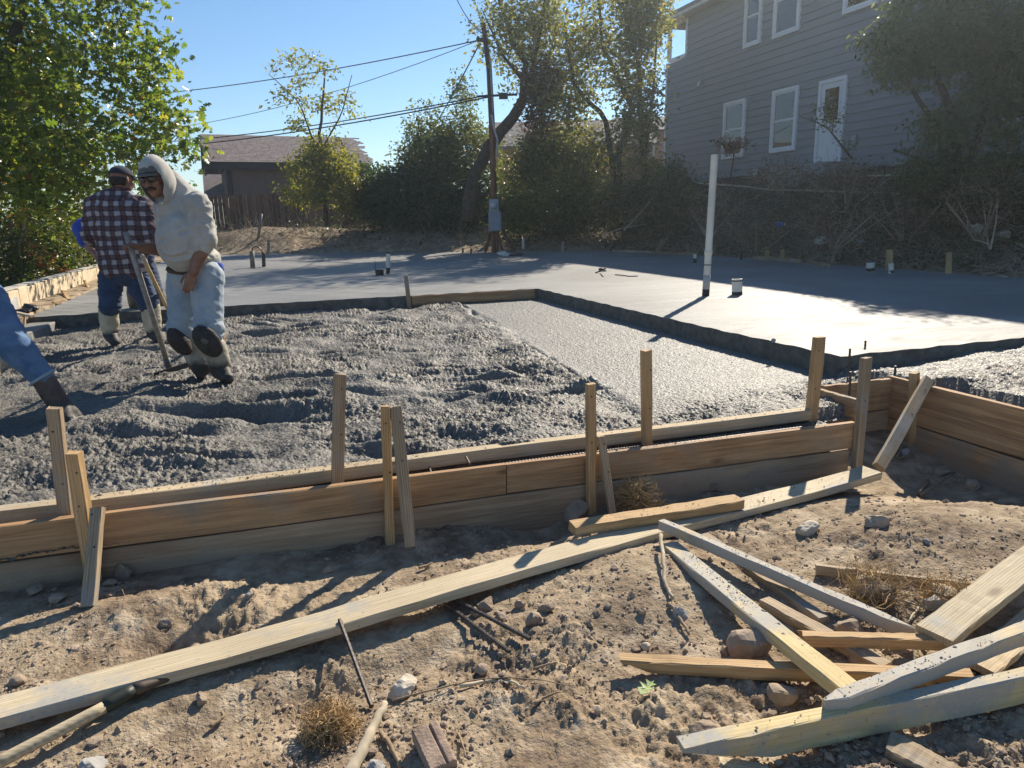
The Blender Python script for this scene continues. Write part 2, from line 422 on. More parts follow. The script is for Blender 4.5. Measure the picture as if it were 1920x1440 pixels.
def build_ground():
    dense = np.linspace(rad(-41), rad(41), 640)
    sp = np.linspace(rad(41), rad(319), 62)[1:-1]
    ang = np.concatenate([dense, sp]); na = len(ang)
    r = [0.35]
    while r[-1] < 700:
        q = r[-1]; r.append(q * (1 + (0.03 if q < 1.05 else 0.0052 if q < 8 else 0.012 if q < 45 else 0.08)))
    r = np.array(r); nr = len(r)
    A, R = np.meshgrid(ang, r)
    X = R * (GF[0] * np.cos(A) + GR[0] * np.sin(A)); Y = R * (GF[1] * np.cos(A) + GR[1] * np.sin(A))
    Z = h_ground(X, Y)
    V = np.stack([X, Y, Z], -1).reshape(-1, 3)
    i = np.arange(nr - 1)[:, None] * na; j = np.arange(na)[None, :]; j2 = (j + 1) % na
    Q = np.stack([i + j, i + na + j, i + na + j2, i + j2], -1).reshape(-1, 4)
    V = np.concatenate([V, [[0, 0, -0.42]]]); c = len(V) - 1; jj = np.arange(na)
    T = np.stack([np.full(na, c), jj, (jj + 1) % na], -1)
    return mesh_np("ground", V, [Q, T], M_DIRT, smooth=True, kind='structure')
build_ground()

# ------------------------------------------------------------------ finished slab, cast around two lower bays
def build_slab():
    out = [(-2.62, 9.42), (-2.66, 13.2), (-2.9, 26.0), (-1.31, 24.82), (3.22, 22.76), (7.04, 19.58), (9.27, 18.26), (9.95, 13.2),
           (10.0, 7.1), (10.2, 3.87), (3.73, 3.86), (3.66, 5.7), (3.60, 9.42)]
    P = []
    for a, b in zip(out, out[1:] + out[:1]):
        n = max(2, int(math.hypot(b[0] - a[0], b[1] - a[1]) / 0.09))
        for k in range(n): P.append((a[0] + (b[0] - a[0]) * k / n, a[1] + (b[1] - a[1]) * k / n))
    P = np.array(P); P = P + np.stack([vnoise(P[:, 0] * 9, P[:, 1] * 9, 5), vnoise(P[:, 0] * 9, P[:, 1] * 9, 6)], -1) * 0.018
    bm = bmesh.new()
    top = [bm.verts.new((*p, 0.0 + 0.004 * math.sin(i * 1.7))) for i, p in enumerate(P)]
    low = [bm.verts.new((p[0], p[1], -0.24)) for p in P]
    bm.faces.new(top).material_index = 0
    n = len(P)
    for i in range(n):
        f = bm.faces.new((top[(i + 1) % n], top[i], low[i], low[(i + 1) % n])); f.material_index = 1
    bmesh.ops.recalc_face_normals(bm, faces=bm.faces)
    bmesh.ops.triangulate(bm, faces=[f for f in bm.faces if len(f.verts) > 4])
    me = bpy.data.meshes.new("concrete_slab"); bm.to_mesh(me); bm.free()
    o = link("concrete_slab", me, [M_SLAB, M_EDGE]); o['kind'] = 'structure'
build_slab()

# ------------------------------------------------------------------ wet concrete, raked out and half screeded
def clumps(u, v, seed=0):
    n1 = 0.5 - np.abs(vnoise(u * 13, v * 13, seed)); n2 = 0.5 - np.abs(vnoise(u * 33 + 5, v * 33, seed + 1))
    n3 = 0.5 - np.abs(vnoise(u * 62, v * 62 + 3, seed + 2)); n4 = vnoise(u * 110, v * 110, seed + 3)
    n3b = vnoise(u * 72, v * 72, seed + 5)
    mk = 0.55 + 0.9 * sstep(-.15, .22, fbm(u, v, 2.1, 3, .55, seed + 9)); big = fbm(u, v, 4.2, 3, .5, seed + 11)
    return 0.042 * big + mk * (0.008 * (n1 - 0.27) + 0.019 * (n2 - 0.27) + 0.020 * (n3 - 0.27) + 0.018 * n4 + 0.013 * n3b)
def furrows(u, v, n, lo, hi, seed, depth=0.045):
    r = np.random.default_rng(seed); h = np.zeros_like(u)
    for k in range(n):
        cu, cv = r.uniform(lo[0], hi[0]), r.uniform(lo[1], hi[1]); sx = r.uniform(0.10, 0.34); sy = r.uniform(0.035, 0.07)
        a = r.normal(-0.32, 0.35); d = depth * r.uniform(0.5, 1.25)
        mm = (np.abs(u - cu) < 1.2) & (np.abs(v - cv) < 1.2)
        uu, vv = u[mm], v[mm]
        wob = 0.05 * fbm(uu, vv, 5, 2, 0.5, 60 + k)
        g0 = gauss(uu, vv + wob, cu, cv, sx, sy, a)
        g1 = gauss(uu, vv + wob, cu + 0.02, cv + 0.10, sx, sy * 0.9, a) + gauss(uu, vv + wob, cu, cv - 0.10, sx, sy * 0.8, a)
        h[mm] += -d * g0 + 0.55 * d * g1
    return h
def build_wet():
    us = np.linspace(-3.4, 3.725, 740)
    vs = [3.07]
    while vs[-1] < 9.43: vs.append(vs[-1] + 0.0072 + 0.0032 * (vs[-1] - 3.0))
    vs = np.array(vs)
    U, V = np.meshgrid(us, vs)
    edge = 1.71 + 0.077 * V + 0.05 * fbm(U, V, 2.2, 3, 0.5, 71)
    strip = sstep(0.0, 0.10, U - edge) * sstep(3.5, 3.95, V + 0.25 * fbm(U, V, 1.4, 2, 0.5, 75))
    rough = clumps(U, V, 80) + 0.055 * fbm(U, V, 1.3, 3, 0.5, 90) + furrows(U, V, 74, (-3.3, 3.4), (2.2, 9.2), 5, 0.065)
    rough += 0.03 * gauss(U, V, 1.2, 3.95, 0.9, 0.3) - 0.02 * gauss(U, V, -0.1, 4.3, 0.5, 0.12, -0.2)
    for cu, cv, sx, sy, a in ((0.02, 4.42, .20, .075, -.45), (-0.42, 4.55, .17, .06, .2), (0.45, 4.9, .22, .06, -.7), (0.62, 6.5, .4, .05, -.3),
                              (0.5, 5.35, .3, .05, -.2), (-.75, 4.3, .2, .06, .1), (1.35, 4.3, .2, .06, -.9), (0.9, 7.4, .5, .05, -.3), (1.75, 5.0, .3, .05, -1.2)):
        rough = rough - 0.105 * gauss(U, V + 0.03 * fbm(U, V, 6, 2, .5, 3), cu, cv, sx, sy, a) + 0.05 * gauss(U, V, cu + .02, cv - 0.13, sx, sy, a)
    z = -0.165 + rough * (1 - 0.93 * strip) + 0.016 * strip
    z += 0.028 * gauss(U - edge, 0 * U, -0.05, 0, 0.07) * sstep(4.0, 4.6, V) * (0.4 + 1.3 * np.abs(fbm(U, V, 4, 2, 0.5, 95)))
    z -= 0.05 * gauss(U - edge, 0 * U, 0.015, 0, 0.02) * sstep(4.2, 4.8, V) * sstep(-.1, .15, fbm(U, V, 3, 2, .5, 97))
    z += strip * 0.0055 * fbm(U, V, 42, 3, 0.7, 99)
    z = np.where((V < 3.27), -0.27 + 0.6 * clumps(U, V, 85) + 0.05 * sstep(0.2, 2.6, U), z)
    z += 0.05 * sstep(3.3, 3.55, U) * sstep(4.0, 3.6, V)
    z = np.where((V > 9.0) & (U < 1.2), z + 0.03 * gauss(U, V, -0.3, 9.35, 2.0, 0.15), z)
    nu, nv = len(us), len(vs)
    i = np.arange(nv - 1)[:, None] * nu; j = np.arange(nu - 1)[None, :]
    Q = np.stack([i + j, i + j + 1, i + nu + j + 1, i + nu + j], -1).reshape(-1, 4)
    cc = np.stack([U, V], -1).reshape(-1, 2)[Q].mean(1)
    Q = Q[~(((cc[:, 0] > 2.99) & (cc[:, 1] < 3.20)) | ((cc[:, 0] > 3.235) & (cc[:, 1] < 3.53)))]
    mesh_np("wet_concrete", np.stack([U, V, z], -1).reshape(-1, 3), Q, M_WET, smooth=True, kind='structure')
    us = np.concatenate([np.linspace(3.70, 5.7, 150), np.linspace(5.75, 9.95, 60)]); vs = np.concatenate([np.linspace(0.4, 2.0, 40), np.linspace(2.01, 3.87, 150)])
    U, V = np.meshgrid(us, vs)
    z = -0.085 + 0.9 * clumps(U, V, 120) + 0.05 * fbm(U, V, 1.7, 3, 0.5, 91) - 0.035 * gauss(U, V, 4.2, 3.8, 0.5, 0.06) + 0.03 * gauss(U, V, 4.5, 3.2, .5, .3)
    k = sstep(3.875, 3.97, U); z = np.where(V < 3.6, z * k + (np.minimum(z, -0.105)) * (1 - k), z)
    k = sstep(3.525, 3.62, V); z = np.where(U < 3.95, z * k + (np.minimum(z, -0.115)) * (1 - k), z)
    z = np.where(U < 3.715, -0.24, z)
    nu, nv = len(us), len(vs)
    i = np.arange(nv - 1)[:, None] * nu; j = np.arange(nu - 1)[None, :]
    Q = np.stack([i + j, i + j + 1, i + nu + j + 1, i + nu + j], -1).reshape(-1, 4)
    cu = np.stack([U, V], -1).reshape(-1, 2)[Q].mean(1)
    Q = Q[~((cu[:, 0] < 3.868) & (cu[:, 1] < 3.525))]
    mesh_np("wet_concrete", np.stack([U, V, z], -1).reshape(-1, 3), Q, M_WET, smooth=True, kind='structure')
build_wet()

# ------------------------------------------------------------------ sawn timber
_cyc = [0]
def beam(name, p0, p1, w, t, mat, side=None, parent=None, label=None, cat=None, group=None, point=(0, 0), warp=0.004, ref='edge', split0=False, n=14, rough=0.0012):
    """board from p0 to p1. side = horizontal direction of its width w; t hangs below.
    ref 'edge': p0-p1 is the top edge nearest us; ref 'mid': p0-p1 is the centre line."""
    p0 = np.asarray(p0, float); p1 = np.asarray(p1, float); X = p1 - p0; L = np.linalg.norm(X); X = X / L
    if side is None:
        side = np.array([-X[1], X[0], 0])
        if side @ GF < 0: side = -side
    Y = np.asarray(side, float); Y = nrm(Y - X * (X @ Y)); Z = np.cross(X, Y)
    if ref == 'edge' and Z[2] < 0: X, Z, p0, p1 = -X, -Z, p1, p0; point = point[::-1]
    _cyc[0] += 1; r = np.random.default_rng(1000 + _cyc[0])
    c = 0.0035 if min(w, t) > 0.02 else 0.0015
    prof = np.array([(-w/2 + c, -t/2), (w/2 - c, -t/2), (w/2, -t/2 + c), (w/2, t/2 - c), (w/2 - c, t/2), (-w/2 + c, t/2), (-w/2, t/2 - c), (-w/2, -t/2 + c)])
    xs = list(np.linspace(-L/2, L/2, n))
    for e in (0, 1):
        if point[e]:
            q = abs(point[e]); xs += [(-L/2 + q) if e == 0 else (L/2 - q)]
    xs = np.array(sorted(xs)); n = len(xs)
    ph = r.uniform(0, 6.28, 4)
    V = []
    for x in xs:
        s = prof.copy(); sc = np.ones(2)
        for e in (0, 1):
            if point[e]:
                q = abs(point[e]); dd = (x + L/2) if e == 0 else (L/2 - x)
                k = min(1, max(0, dd / q)); k = 0.16 + 0.84 * k
                if point[e] > 0:
                    s[:, 0] = s[:, 0] * k
                else:
                    s[:, 1] = t/2 + (s[:, 1] - t/2) * k
        s = s + r.normal(0, rough, s.shape)
        oy = warp * math.sin(x * 1.9 + ph[0]) + 0.4 * warp * math.sin(x * 5 + ph[1]); oz = 0.6 * warp * math.sin(x * 2.3 + ph[2])
        xx = np.full(8, x)
        if x == xs[0] or x == xs[-1]: xx = xx + r.normal(0, 0.012 if split0 and x == xs[0] else 0.002, 8)
        V.append(np.stack([xx, s[:, 0] + oy, s[:, 1] + oz], -1))
    V = np.concatenate(V); i = np.arange(n - 1)[:, None] * 8; j = np.arange(8)[None, :]; j2 = (j + 1) % 8
    Q = np.stack([i + j, i + 8 + j, i + 8 + j2, i + j2], -1).reshape(-1, 4)
    caps = np.array([np.arange(8), (n - 1) * 8 + np.arange(8)[::-1]])
    if np.linalg.det(np.array([X, Y, Z])) > 0: pass
    o = mesh_np(name, V, [Q[:, ::-1] * 1, caps[:, ::-1]], None)
    o.data.materials.append(mat)
    cen = (p0 + p1) / 2
    if ref == 'edge': cen = cen + Y * w / 2 - Z * t / 2
    M4 = Matrix.Identity(4)
    for k in range(3):
        M4[k][0] = X[k]; M4[k][1] = Y[k]; M4[k][2] = Z[k]; M4[k][3] = cen[k]
    if parent is not None:
        o.parent = parent; M4 = Matrix.Translation(-Vector(parent.location)) @ M4
        o.matrix_basis = M4
    else:
        o.matrix_world = M4
    o['dims'] = (float(L), float(w), float(t))
    return tag(o, label, cat, group)
def flip_check(o):
    bm = bmesh.new(); bm.from_mesh(o.data); bmesh.ops.recalc_face_normals(bm, faces=bm.faces); bm.to_mesh(o.data); bm.free()
M_CRUMB = plain("cement_crumbs", (0.17, 0.165, 0.15), 0.9, 0.5, 30)
def crumbs(o, n, x0=-0.5, x1=0.5, seed=0, size=(0.0010, 0.0030)):
    """splashes of cement that dried on top of a board: part of the board."""
    L, w, t = o['dims']; r = np.random.default_rng(seed); g = Geo()
    for k in range(n):
        cx = r.uniform(x0, x1) * L
        if r.random() < .5: cx = (x0 + (x1 - x0) * (0.5 + 0.16 * r.normal())) * L
        cx = min(max(cx, -0.49 * L), 0.49 * L); s = r.uniform(*size) * (1 + (r.random() < .05) * 1.5)
        g.lump((cx, r.uniform(-.46, .46) * w, t / 2 + s * .2), s * r.uniform(.8, 1.6), s * r.uniform(.7, 1.2), s * .5, int(r.integers(1e6)), 0.35, 0)
    c = g.build("cement_crumbs", M_CRUMB, None, kind='stuff'); c.parent = o
    return c

# ------------------------------------------------------------------ the forms
ff = thing("form_wall", "long timber form of stacked boards edging the rough wet concrete, along the front", "formwork", (0.9, 3.05, -0.3))
V0, V1 = 3.085, 2.975         # front face runs slightly skew
def fv(u): return V0 + (V1 - V0) * (u + 1.1) / 4.05
def fz(u): return -0.13 - 0.045 * math.exp(-((u - 2.35) / 0.9) ** 2)
def fboard(u0, u1, zt0, zt1, t, mat, name="board", dv=0.0, w=0.036):
    return beam(name, (u0, fv(u0) + dv, zt0), (u1, fv(u1) + dv, zt1), w, t, mat, side=(0, 1, 0), parent=ff, warp=0.003)
b_ = fboard(-3.2, 0.988, -0.125, -0.145, 0.148, W_FORM); crumbs(b_, 60, -.2, .5, 3)
b_ = fboard(0.992, 3.02, -0.147, -0.160, 0.146, W_FORM); crumbs(b_, 110, -.5, .5, 4)
fboard(-3.2, 1.5, -0.283, -0.302, 0.22, W_FORM_LOW, dv=0.002)
fboard(1.503, 3.0, -0.303, -0.318, 0.22, W_FORM_LOW, dv=0.002)
cf = thing("form_corner", "short stepped timber form at the corner between the front and right forms", "formwork", (3.5, 3.5, -0.3))
beam("board", (3.20, 3.50, -0.10), (3.235, 3.16, -0.105), 0.036, 0.15, W_FORM, side=(1, 0, 0), parent=cf)
beam("board", (3.30, 3.512, -0.10), (3.845, 3.512, -0.10), 0.036, 0.205, W_FORM, side=(0, 1, 0), parent=cf)
beam("board", (3.30, 3.514, -0.308), (3.845, 3.514, -0.308), 0.036, 0.24, W_FORM_LOW, side=(0, 1, 0), parent=cf)
rf = thing("form_wall", "tall two-board timber form at the right with daylight in the gap", "formwork", (3.87, 2.5, -0.4))
b_ = beam("board", (3.85, 3.55, -0.085), (3.85, 0.6, -0.10), 0.036, 0.275, W_FORM, side=(1, 0, 0), parent=rf, warp=0.002)
beam("board", (3.85, 3.55, -0.366), (3.85, 0.6, -0.392), 0.036, 0.28, W_FORM, side=(1, 0, 0), parent=rf, warp=0.002)
scr = beam("screed_board", (-2.6, 3.238, -0.118), (2.93, 3.218, -0.135), 0.075, 0.062, W_SCREED, side=(0, 1, 0), warp=0.004,
           label="long narrow cement-crusted timber rail parallel behind the front form, edging rough concrete", cat="board")
crumbs(scr, 420, -.5, .5, 8, (0.0015, 0.0045))
sb = beam("edge_board", (1.80, 9.395, -0.005), (3.55, 9.395, -0.005), 0.035, 0.125, W_FORM, side=(0, 1, 0), warp=0.001,
          label="sunlit timber board left on the back edge of the lower bay, beside a thin stake", cat="board")

def stake(pb, pt, w, t, mat, label, side, name="stake", group="stakes and braces along the timber forms", cat="stake", **kw):
    o = beam(name, pb, pt, w, t, mat, side=side, label=label, cat=cat, group=group, ref='mid', n=6, warp=0.0015, **kw); flip_check(o)
    L = o['dims'][0]; r = np.random.default_rng(int(1000 * L))
    for k in range(2):
        q = np.array([L * (.5 - r.uniform(.06, .16) - .3 * k), w * r.uniform(-.25, .25), -t / 2])
        nl = Geo().tube([q + [0, 0, .004], q - [0, 0, .0022]], .0042, 8).build("nail", M_STEEL, None); nl.parent = o
    return o
R_ = (1, 0, 0)
# footing of each at the form face, tops read off at their own distance from us
stake((*atv(121, 985, 3.16)[:2], -0.40), atv(101, 765, 3.17), 0.052, 0.036, W_STAKE_GREY, "leaning stake with a lit right edge, leftmost, rising behind the front form", (1, -.25, 0))
stake((*atv(170, 1050, 3.045)[:2], -0.42), atv(139, 848, 3.03), 0.050, 0.045, W_STAKE, "orange-topped stake leaning left against the form, crossed by a brace at far left", (1, -.3, 0))
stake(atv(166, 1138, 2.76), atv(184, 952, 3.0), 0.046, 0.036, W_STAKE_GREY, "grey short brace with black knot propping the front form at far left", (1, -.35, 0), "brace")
stake((*atv(624, 920, 3.16)[:2], -0.40), atv(637, 701, 3.16), 0.053, 0.034, W_STAKE_GREY, "brown grained stake between the rail and the form, left of a stake pair", (1, 0.1, 0))
stake((*atv(729, 1000, 3.0)[:2], -0.47), atv(722, 761, 3.0), 0.040, 0.036, W_STAKE, "upright stake of the touching pair, square orange top", (1, 0.05, 0))
stake(atv(770, 1024, 2.84), atv(742, 763, 2.985), 0.046, 0.034, W_STAKE_GREY, "sloping grey brace leaning on the upright stake of the pair", (1, 0.1, 0), "brace")
stake((*atv(1108, 960, 2.985)[:2], -0.50), atv(1108, 719, 2.985), 0.042, 0.038, W_STAKE, "upright stake with a nail hole near its top, left of the root ball", (1, 0.1, 0))
stake(atv(1150, 985, 2.87), atv(1126, 818, 2.97), 0.034, 0.03, W_STAKE_GREY, "short thin brace leaning behind the root ball", (1, 0.1, 0), "brace")
stake((*atv(1215, 840, 3.17)[:2], -0.40), atv(1212, 657, 3.17), 0.056, 0.036, W_STAKE, "yellow-sided stake standing behind the front form in front of the screeded strip", (1, 0.35, 0))
stake((*atv(1518, 792, 3.25)[:2], -0.42), atv(1536, 632, 3.25), 0.070, 0.040, W_STAKE, "tallest broad stake at the right end of the rail, cement splash at mid height", (1, 0.15, 0))
stake((*atv(1609, 845, 2.95)[:2], -0.42), atv(1624, 671, 2.97), 0.060, 0.038, W_STAKE_GREY, "grey stake standing at the right end of the front form", (1, 0.2, 0))
stake((*atv(1715, 832, 3.32)[:2], -0.62), atv(1714, 698, 3.34), 0.045, 0.05, W_STAKE, "squat split-topped stake behind the diagonal brace at the corner", (1, 0.3, 0))
stake(atv(1648, 876, 2.84), atv(1740, 712, 3.28), 0.065, 0.036, W_STAKE_GREY, "long diagonal brace leaning right onto the right form", (1, 0.1, 0), "brace")
stake((1.765, 9.40, -0.2), atv(761, 516, 9.40), 0.055, 0.03, W_STAKE_GREY, "lone thin stake at the far edge of the lower bay", (1, 0, 0), group=None)

# reinforcing bars lying in the trench and sticking out at the corner
def rebar(name, pts, r, label, group=None, n=7):
    P = np.asarray(pts, float); seg = np.linalg.norm(np.diff(P, axis=0), axis=1).sum(); k = max(4, int(seg / 0.011))
    tt = np.linspace(0, 1, k); idx = np.linspace(0, 1, len(P))
    Q = np.stack([np.interp(tt, idx, P[:, a]) for a in range(3)], -1)
    rr = r * np.where(np.arange(k) % 2 == 0, 1.0, 0.80)
    o = Geo().tube(Q, rr, n).build(name, M_STEEL, smooth=False); return tag(o, label, "rebar", group)
rebar("rebar", [(-2.5, 3.13, -0.17), (-0.6, 3.12, -0.175), (0.8, 3.125, -0.18), (1.5, 3.11, -0.185), (2.9, 3.12, -0.20)], 0.0085, "long steel bar running in the trench, nearest the front form")
rebar("rebar", [(-2.5, 3.18, -0.185), (0.2, 3.175, -0.19), (1.6, 3.165, -0.195), (2.9, 3.175, -0.21)], 0.0085, "long steel bar running in the trench, beside the timber rail")
for (x, y, w_) in ((1090, 858, 0.10), (880, 868, 0.1), (810, 888, 0.1)):
    p = atv(x, y, 3.16); rebar("rebar", [p + [-0.01, -0.045, 0.012], p + [0.0, 0.055, 0.012]], 0.006, "short tie bar across the trench %s" % {1090: "just left of the upright stake by the root ball", 880: "right of the stake pair", 810: "touching the sloping brace of the pair"}[x])
stubs = [(1623, 638, 664, 4.05, "taller bare steel stub in the slab corner right of the tallest stake"), (1594, 653, 678, 3.72, "short steel stub just left of the taller slab stub"),
         (1595, 697, 725, 3.42, "thick dark steel pin by the grey stake in front of the corner"), (1679, 686, 712, 3.6, "steel pin standing at the meeting of the corner and right forms")]
for x, y0, y1, v, lb in stubs:
    a, b = atv(x, y0, v), atv(x - 1, y1, v); b = b.copy(); b[2] -= 0.08; rebar("rebar", [b, a], 0.0085, lb)

# ------------------------------------------------------------------ loose lumber on the dirt
def lum(x0, y0, z0, x1, y1, z1, w, t, mat, label, name="board", n_cr=0, cr=(-.5, .5), **kw):
    o = beam(name, at(x0, y0, z0), at(x1, y1, z1), w, t, mat, label=label, cat=kw.pop('cat', "board"), group=kw.pop('group', None), **kw)
    flip_check(o)
    if n_cr: crumbs(o, n_cr, cr[0], cr[1], int(abs(x0) + y0))
    return o
PILE = "offcuts and stakes heaped on the dirt"
P_ = lum(-70, 1366, -0.355, 1653, 885, -0.345, 0.125, 0.038, W_PLANK, "very long bleached plank lying diagonally across the foreground dirt", "plank", n_cr=240, cr=(.1, .5), warp=0.008, n=24, cat="plank")
lum(1080, 990, -0.300, 1397, 938, -0.300, 0.085, 0.042, W_STAKE, "short orange-brown timber offcut resting on top of the long plank", "board", n_cr=70, group=PILE)
lum(1236, 976, -0.275, 1712, 1181, -0.345, 0.040, 0.042, W_COATED, "long slim batten with its upper end propped on the long plank, cement grey lower half", "batten", n_cr=110, group=PILE, cat="batten", point=(0, 0.10))
lum(1243, 1019, -0.335, 1571, 1291, -0.305, 0.072, 0.040, W_YELLOW, "yellow timber speckled with cement, sloping from the dirt mound to the heap's near end", "board", n_cr=330, group=PILE)
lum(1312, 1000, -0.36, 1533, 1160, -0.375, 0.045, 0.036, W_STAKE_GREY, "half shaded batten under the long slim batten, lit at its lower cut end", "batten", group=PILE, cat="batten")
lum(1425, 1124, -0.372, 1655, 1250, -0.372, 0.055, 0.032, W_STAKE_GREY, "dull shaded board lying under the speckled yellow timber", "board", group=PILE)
lum(1510, 1192, -0.338, 1787, 1202, -0.338, 0.038, 0.038, W_STAKE, "light stake with a splintered left end across the middle of the heap", "stake", group=PILE, cat="stake", split0=True)
lum(1163, 1236, -0.365, 1830, 1272, -0.365, 0.045, 0.042, W_STAKE, "long orange stake with a pale pointed left end under the heap", "stake", group=PILE, cat="stake", point=(-0.10, 0))
lum(1556, 1319, -0.285, 1960, 1175, -0.255, 0.045, 0.050, W_COATED, "grey cement-coated timber with a blunt chewed left end, crossing the heap", "board", n_cr=160, group=PILE, point=(0.06, 0))
lum(1284, 1404, -0.315, 2010, 1252, -0.315, 0.045, 0.090, W_YELLOW, "biggest pointed timber on edge, cement smeared, nearest us at bottom right", "board", group=PILE, point=(-0.26, 0), n_cr=60)
lum(1790, 1204, -0.318, 1990, 1040, -0.27, 0.115, 0.030, W_PLANK, "wide weathered board rising to the right edge behind the grey coated timber", "board", group=PILE)
lum(1531, 1062, -0.345, 1848, 1097, -0.352, 0.020, 0.038, W_STAKE_GREY, "thin brown slat lying at the back of the heap with a dark wet right end", "slat", group=PILE, cat="slat", point=(0, 0.04))
lum(1748, 1134, -0.355, 1842, 1118, -0.35, 0.055, 0.042, W_COATED, "small grey block with a slanted left end below the thin slat", "block", group=PILE, cat="block", point=(0.07, 0))
lum(1868, 1262, -0.37, 1985, 1160, -0.36, 0.10, 0.022, W_SCREED, "tan board end lying at the right edge under the grey coated timber", "board", group=PILE)
lum(1662, 1400, -0.375, 1800, 1475, -0.40, 0.085, 0.034, W_STAKE_GREY, "shaded board poking out below the biggest pointed timber", "board", group=PILE)
lum(1350, 1431, -0.40, 1440, 1447, -0.40, 0.03, 0.012, W_PLANK, "little pale sliver of wood at the bottom edge, below the biggest pointed timber", "sliver", cat="wood sliver", group=PILE)

# ------------------------------------------------------------------ stones, bars and scraps on the dirt
def ground_at(x, y, z=-0.41):
    for _ in range(4):
        p = at(x, y, z); z = float(h_ground(np.array([p[0]]), np.array([p[1]]))[0])
    p[2] = z; return p
ROCKS = [  # x, y of the middle, width in photo pixels, flatness, tint, what singles it out
    (228, 1072, 46, .85, 0, "rounded stone beside the grey brace at the far left of the form"), (249, 1046, 34, .8, 0, "jagged yellowish clod on top of the rounded stone by the grey brace"),
    (203, 1092, 26, .6, 0, "small stone at the foot of the grey brace"), (58, 1104, 40, .75, 0, "shaded stone at the far left below the form"),
    (100, 1120, 42, .6, 0, "flat shaded stone right of the shaded far-left stone"), (934, 960, 76, .75, 2, "big grey wedge of stone leaning on the front form"),
    (1078, 957, 78, .75, 0, "big brown boulder in the shade left of the root ball"), (1218, 934, 40, .95, 1, "pale round stone beside the root ball behind the long plank"),
    (1335, 908, 44, .7, 0, "shaded clod against the form right of the root ball"), (375, 1313, 30, .95, 0, "round clay ball in the shadow below the long plank"),
    (751, 1288, 60, .8, 1, "pale angular stone beside the upright steel bar"), (165, 1436, 62, .6, 2, "whitish rough stone at the bottom edge beside the tool handle"),
    (912, 1131, 40, .8, 0, "topmost clod in the cluster below the long plank"), (890, 1147, 26, .8, 0, "small stone left of the topmost clod in the cluster"),
    (940, 1154, 34, .75, 0, "front left clod in the cluster below the plank"), (1000, 1160, 38, .75, 0, "front right pointed clod in the cluster below the plank"),
    (1022, 1138, 40, .7, 0, "light faced clod at the right of the cluster"), (974, 1133, 26, .8, 0, "small clod in the middle of the cluster below the plank"),
    (1277, 1150, 38, .85, 2, "grey stone at the lower end of the bent stick"), (1521, 990, 48, .75, 1, "broken pale stone in the sun on the right hand mound"),
    (1646, 972, 62, .6, 0, "flat buried stone right of the broken pale stone"), (1481, 1302, 68, .7, 0, "smooth brown stone under the end of the yellow timber"),
    (1413, 1207, 88, .85, 0, "large dark stone under the middle of the yellow timber"), (1362, 1220, 24, .9, 0, "small stone left of the large dark stone"),
    (1322, 1366, 82, .35, 0, "flat pale clod half buried above the biggest timber's point"), (1628, 1228, 66, .5, 0, "flat tan stone below the splintered stake"),
    (614, 1068, 24, .75, 0, "lone dark pebble in the sun between the shadows and the plank"), (466, 1120, 17, .8, 2, "small grey cube of gravel left of the lone dark pebble"),
    (219, 1368, 18, .8, 0, "small pebble by the dark ferrule of the tool"), (1211, 1213, 24, .7, 1, "white pebble behind the pointed end of the long orange stake"),
    (700, 1436, 52, .6, 2, "grey stone at the bottom edge by the split wood"), (690, 1410, 30, .7, 0, "brown stone on top of the grey bottom stone by the split wood"),
    (900, 1256, 32, .75, 0, "rusty brown clod below the parallel steel bars"), (1325, 1345, 22, .6, 0, "clod above the flat pale clod near the biggest timber"),
    (1600, 1172, 70, .4, 0, "long flat stone between the battens and the splintered stake"), (520, 968, 1, .1, 0, ""),
    (700, 1000, 16, .6, 1, "white chip near the foot of the sloping brace"), (1290, 905, 30, .6, 0, "clod right of the pale round stone by the root ball"),
    (1365, 895, 34, .6, 0, "clod close to the form behind the long plank's end"), (980, 1342, 16, .8, 0, "dark pebble among the thin roots"), (1740, 1010, 15, .8, 2, "dark pebble on the right slope"),
    (310, 1170, 34, .5, 0, "low clod beside the pit behind the long plank"), (1250, 868, 22, .6, 0, "clod under the form right of the short thin brace"),
    (30, 1275, 34, .5, 0, "clod behind the long plank at the left edge"), (1420, 885, 26, .6, 0, "small clod in the shade right of centre below the form"),
    (1770, 880, 34, .6, 0, "shaded clod near the right form"), (1830, 905, 40, .5, 0, "flat shaded clod below the right form"), (1700, 855, 26, .7, 2, "grey lump behind the foot of the diagonal brace"),
]
M_ROCKS = [M_STONE, M_PALESTONE, M_GREYSTONE]
for i, (x, y, w, fl, tn, lb) in enumerate(ROCKS):
    if not lb: continue
    p = ground_at(x, y + w * 0.3)
    d = (p - CAM) @ C_FWD; R = 0.5 * w * d / F_PX
    o = Geo().lump((0, 0, 0), R, R * 0.85, R * max(fl, .55), 300 + i, 0.34, 2, i * 1.3).build("stone", M_ROCKS[tn], smooth=False)
    o.location = p + GF * R * 0.5 + UP * R * fl * 0.35
    tag(o, lb, "stone")

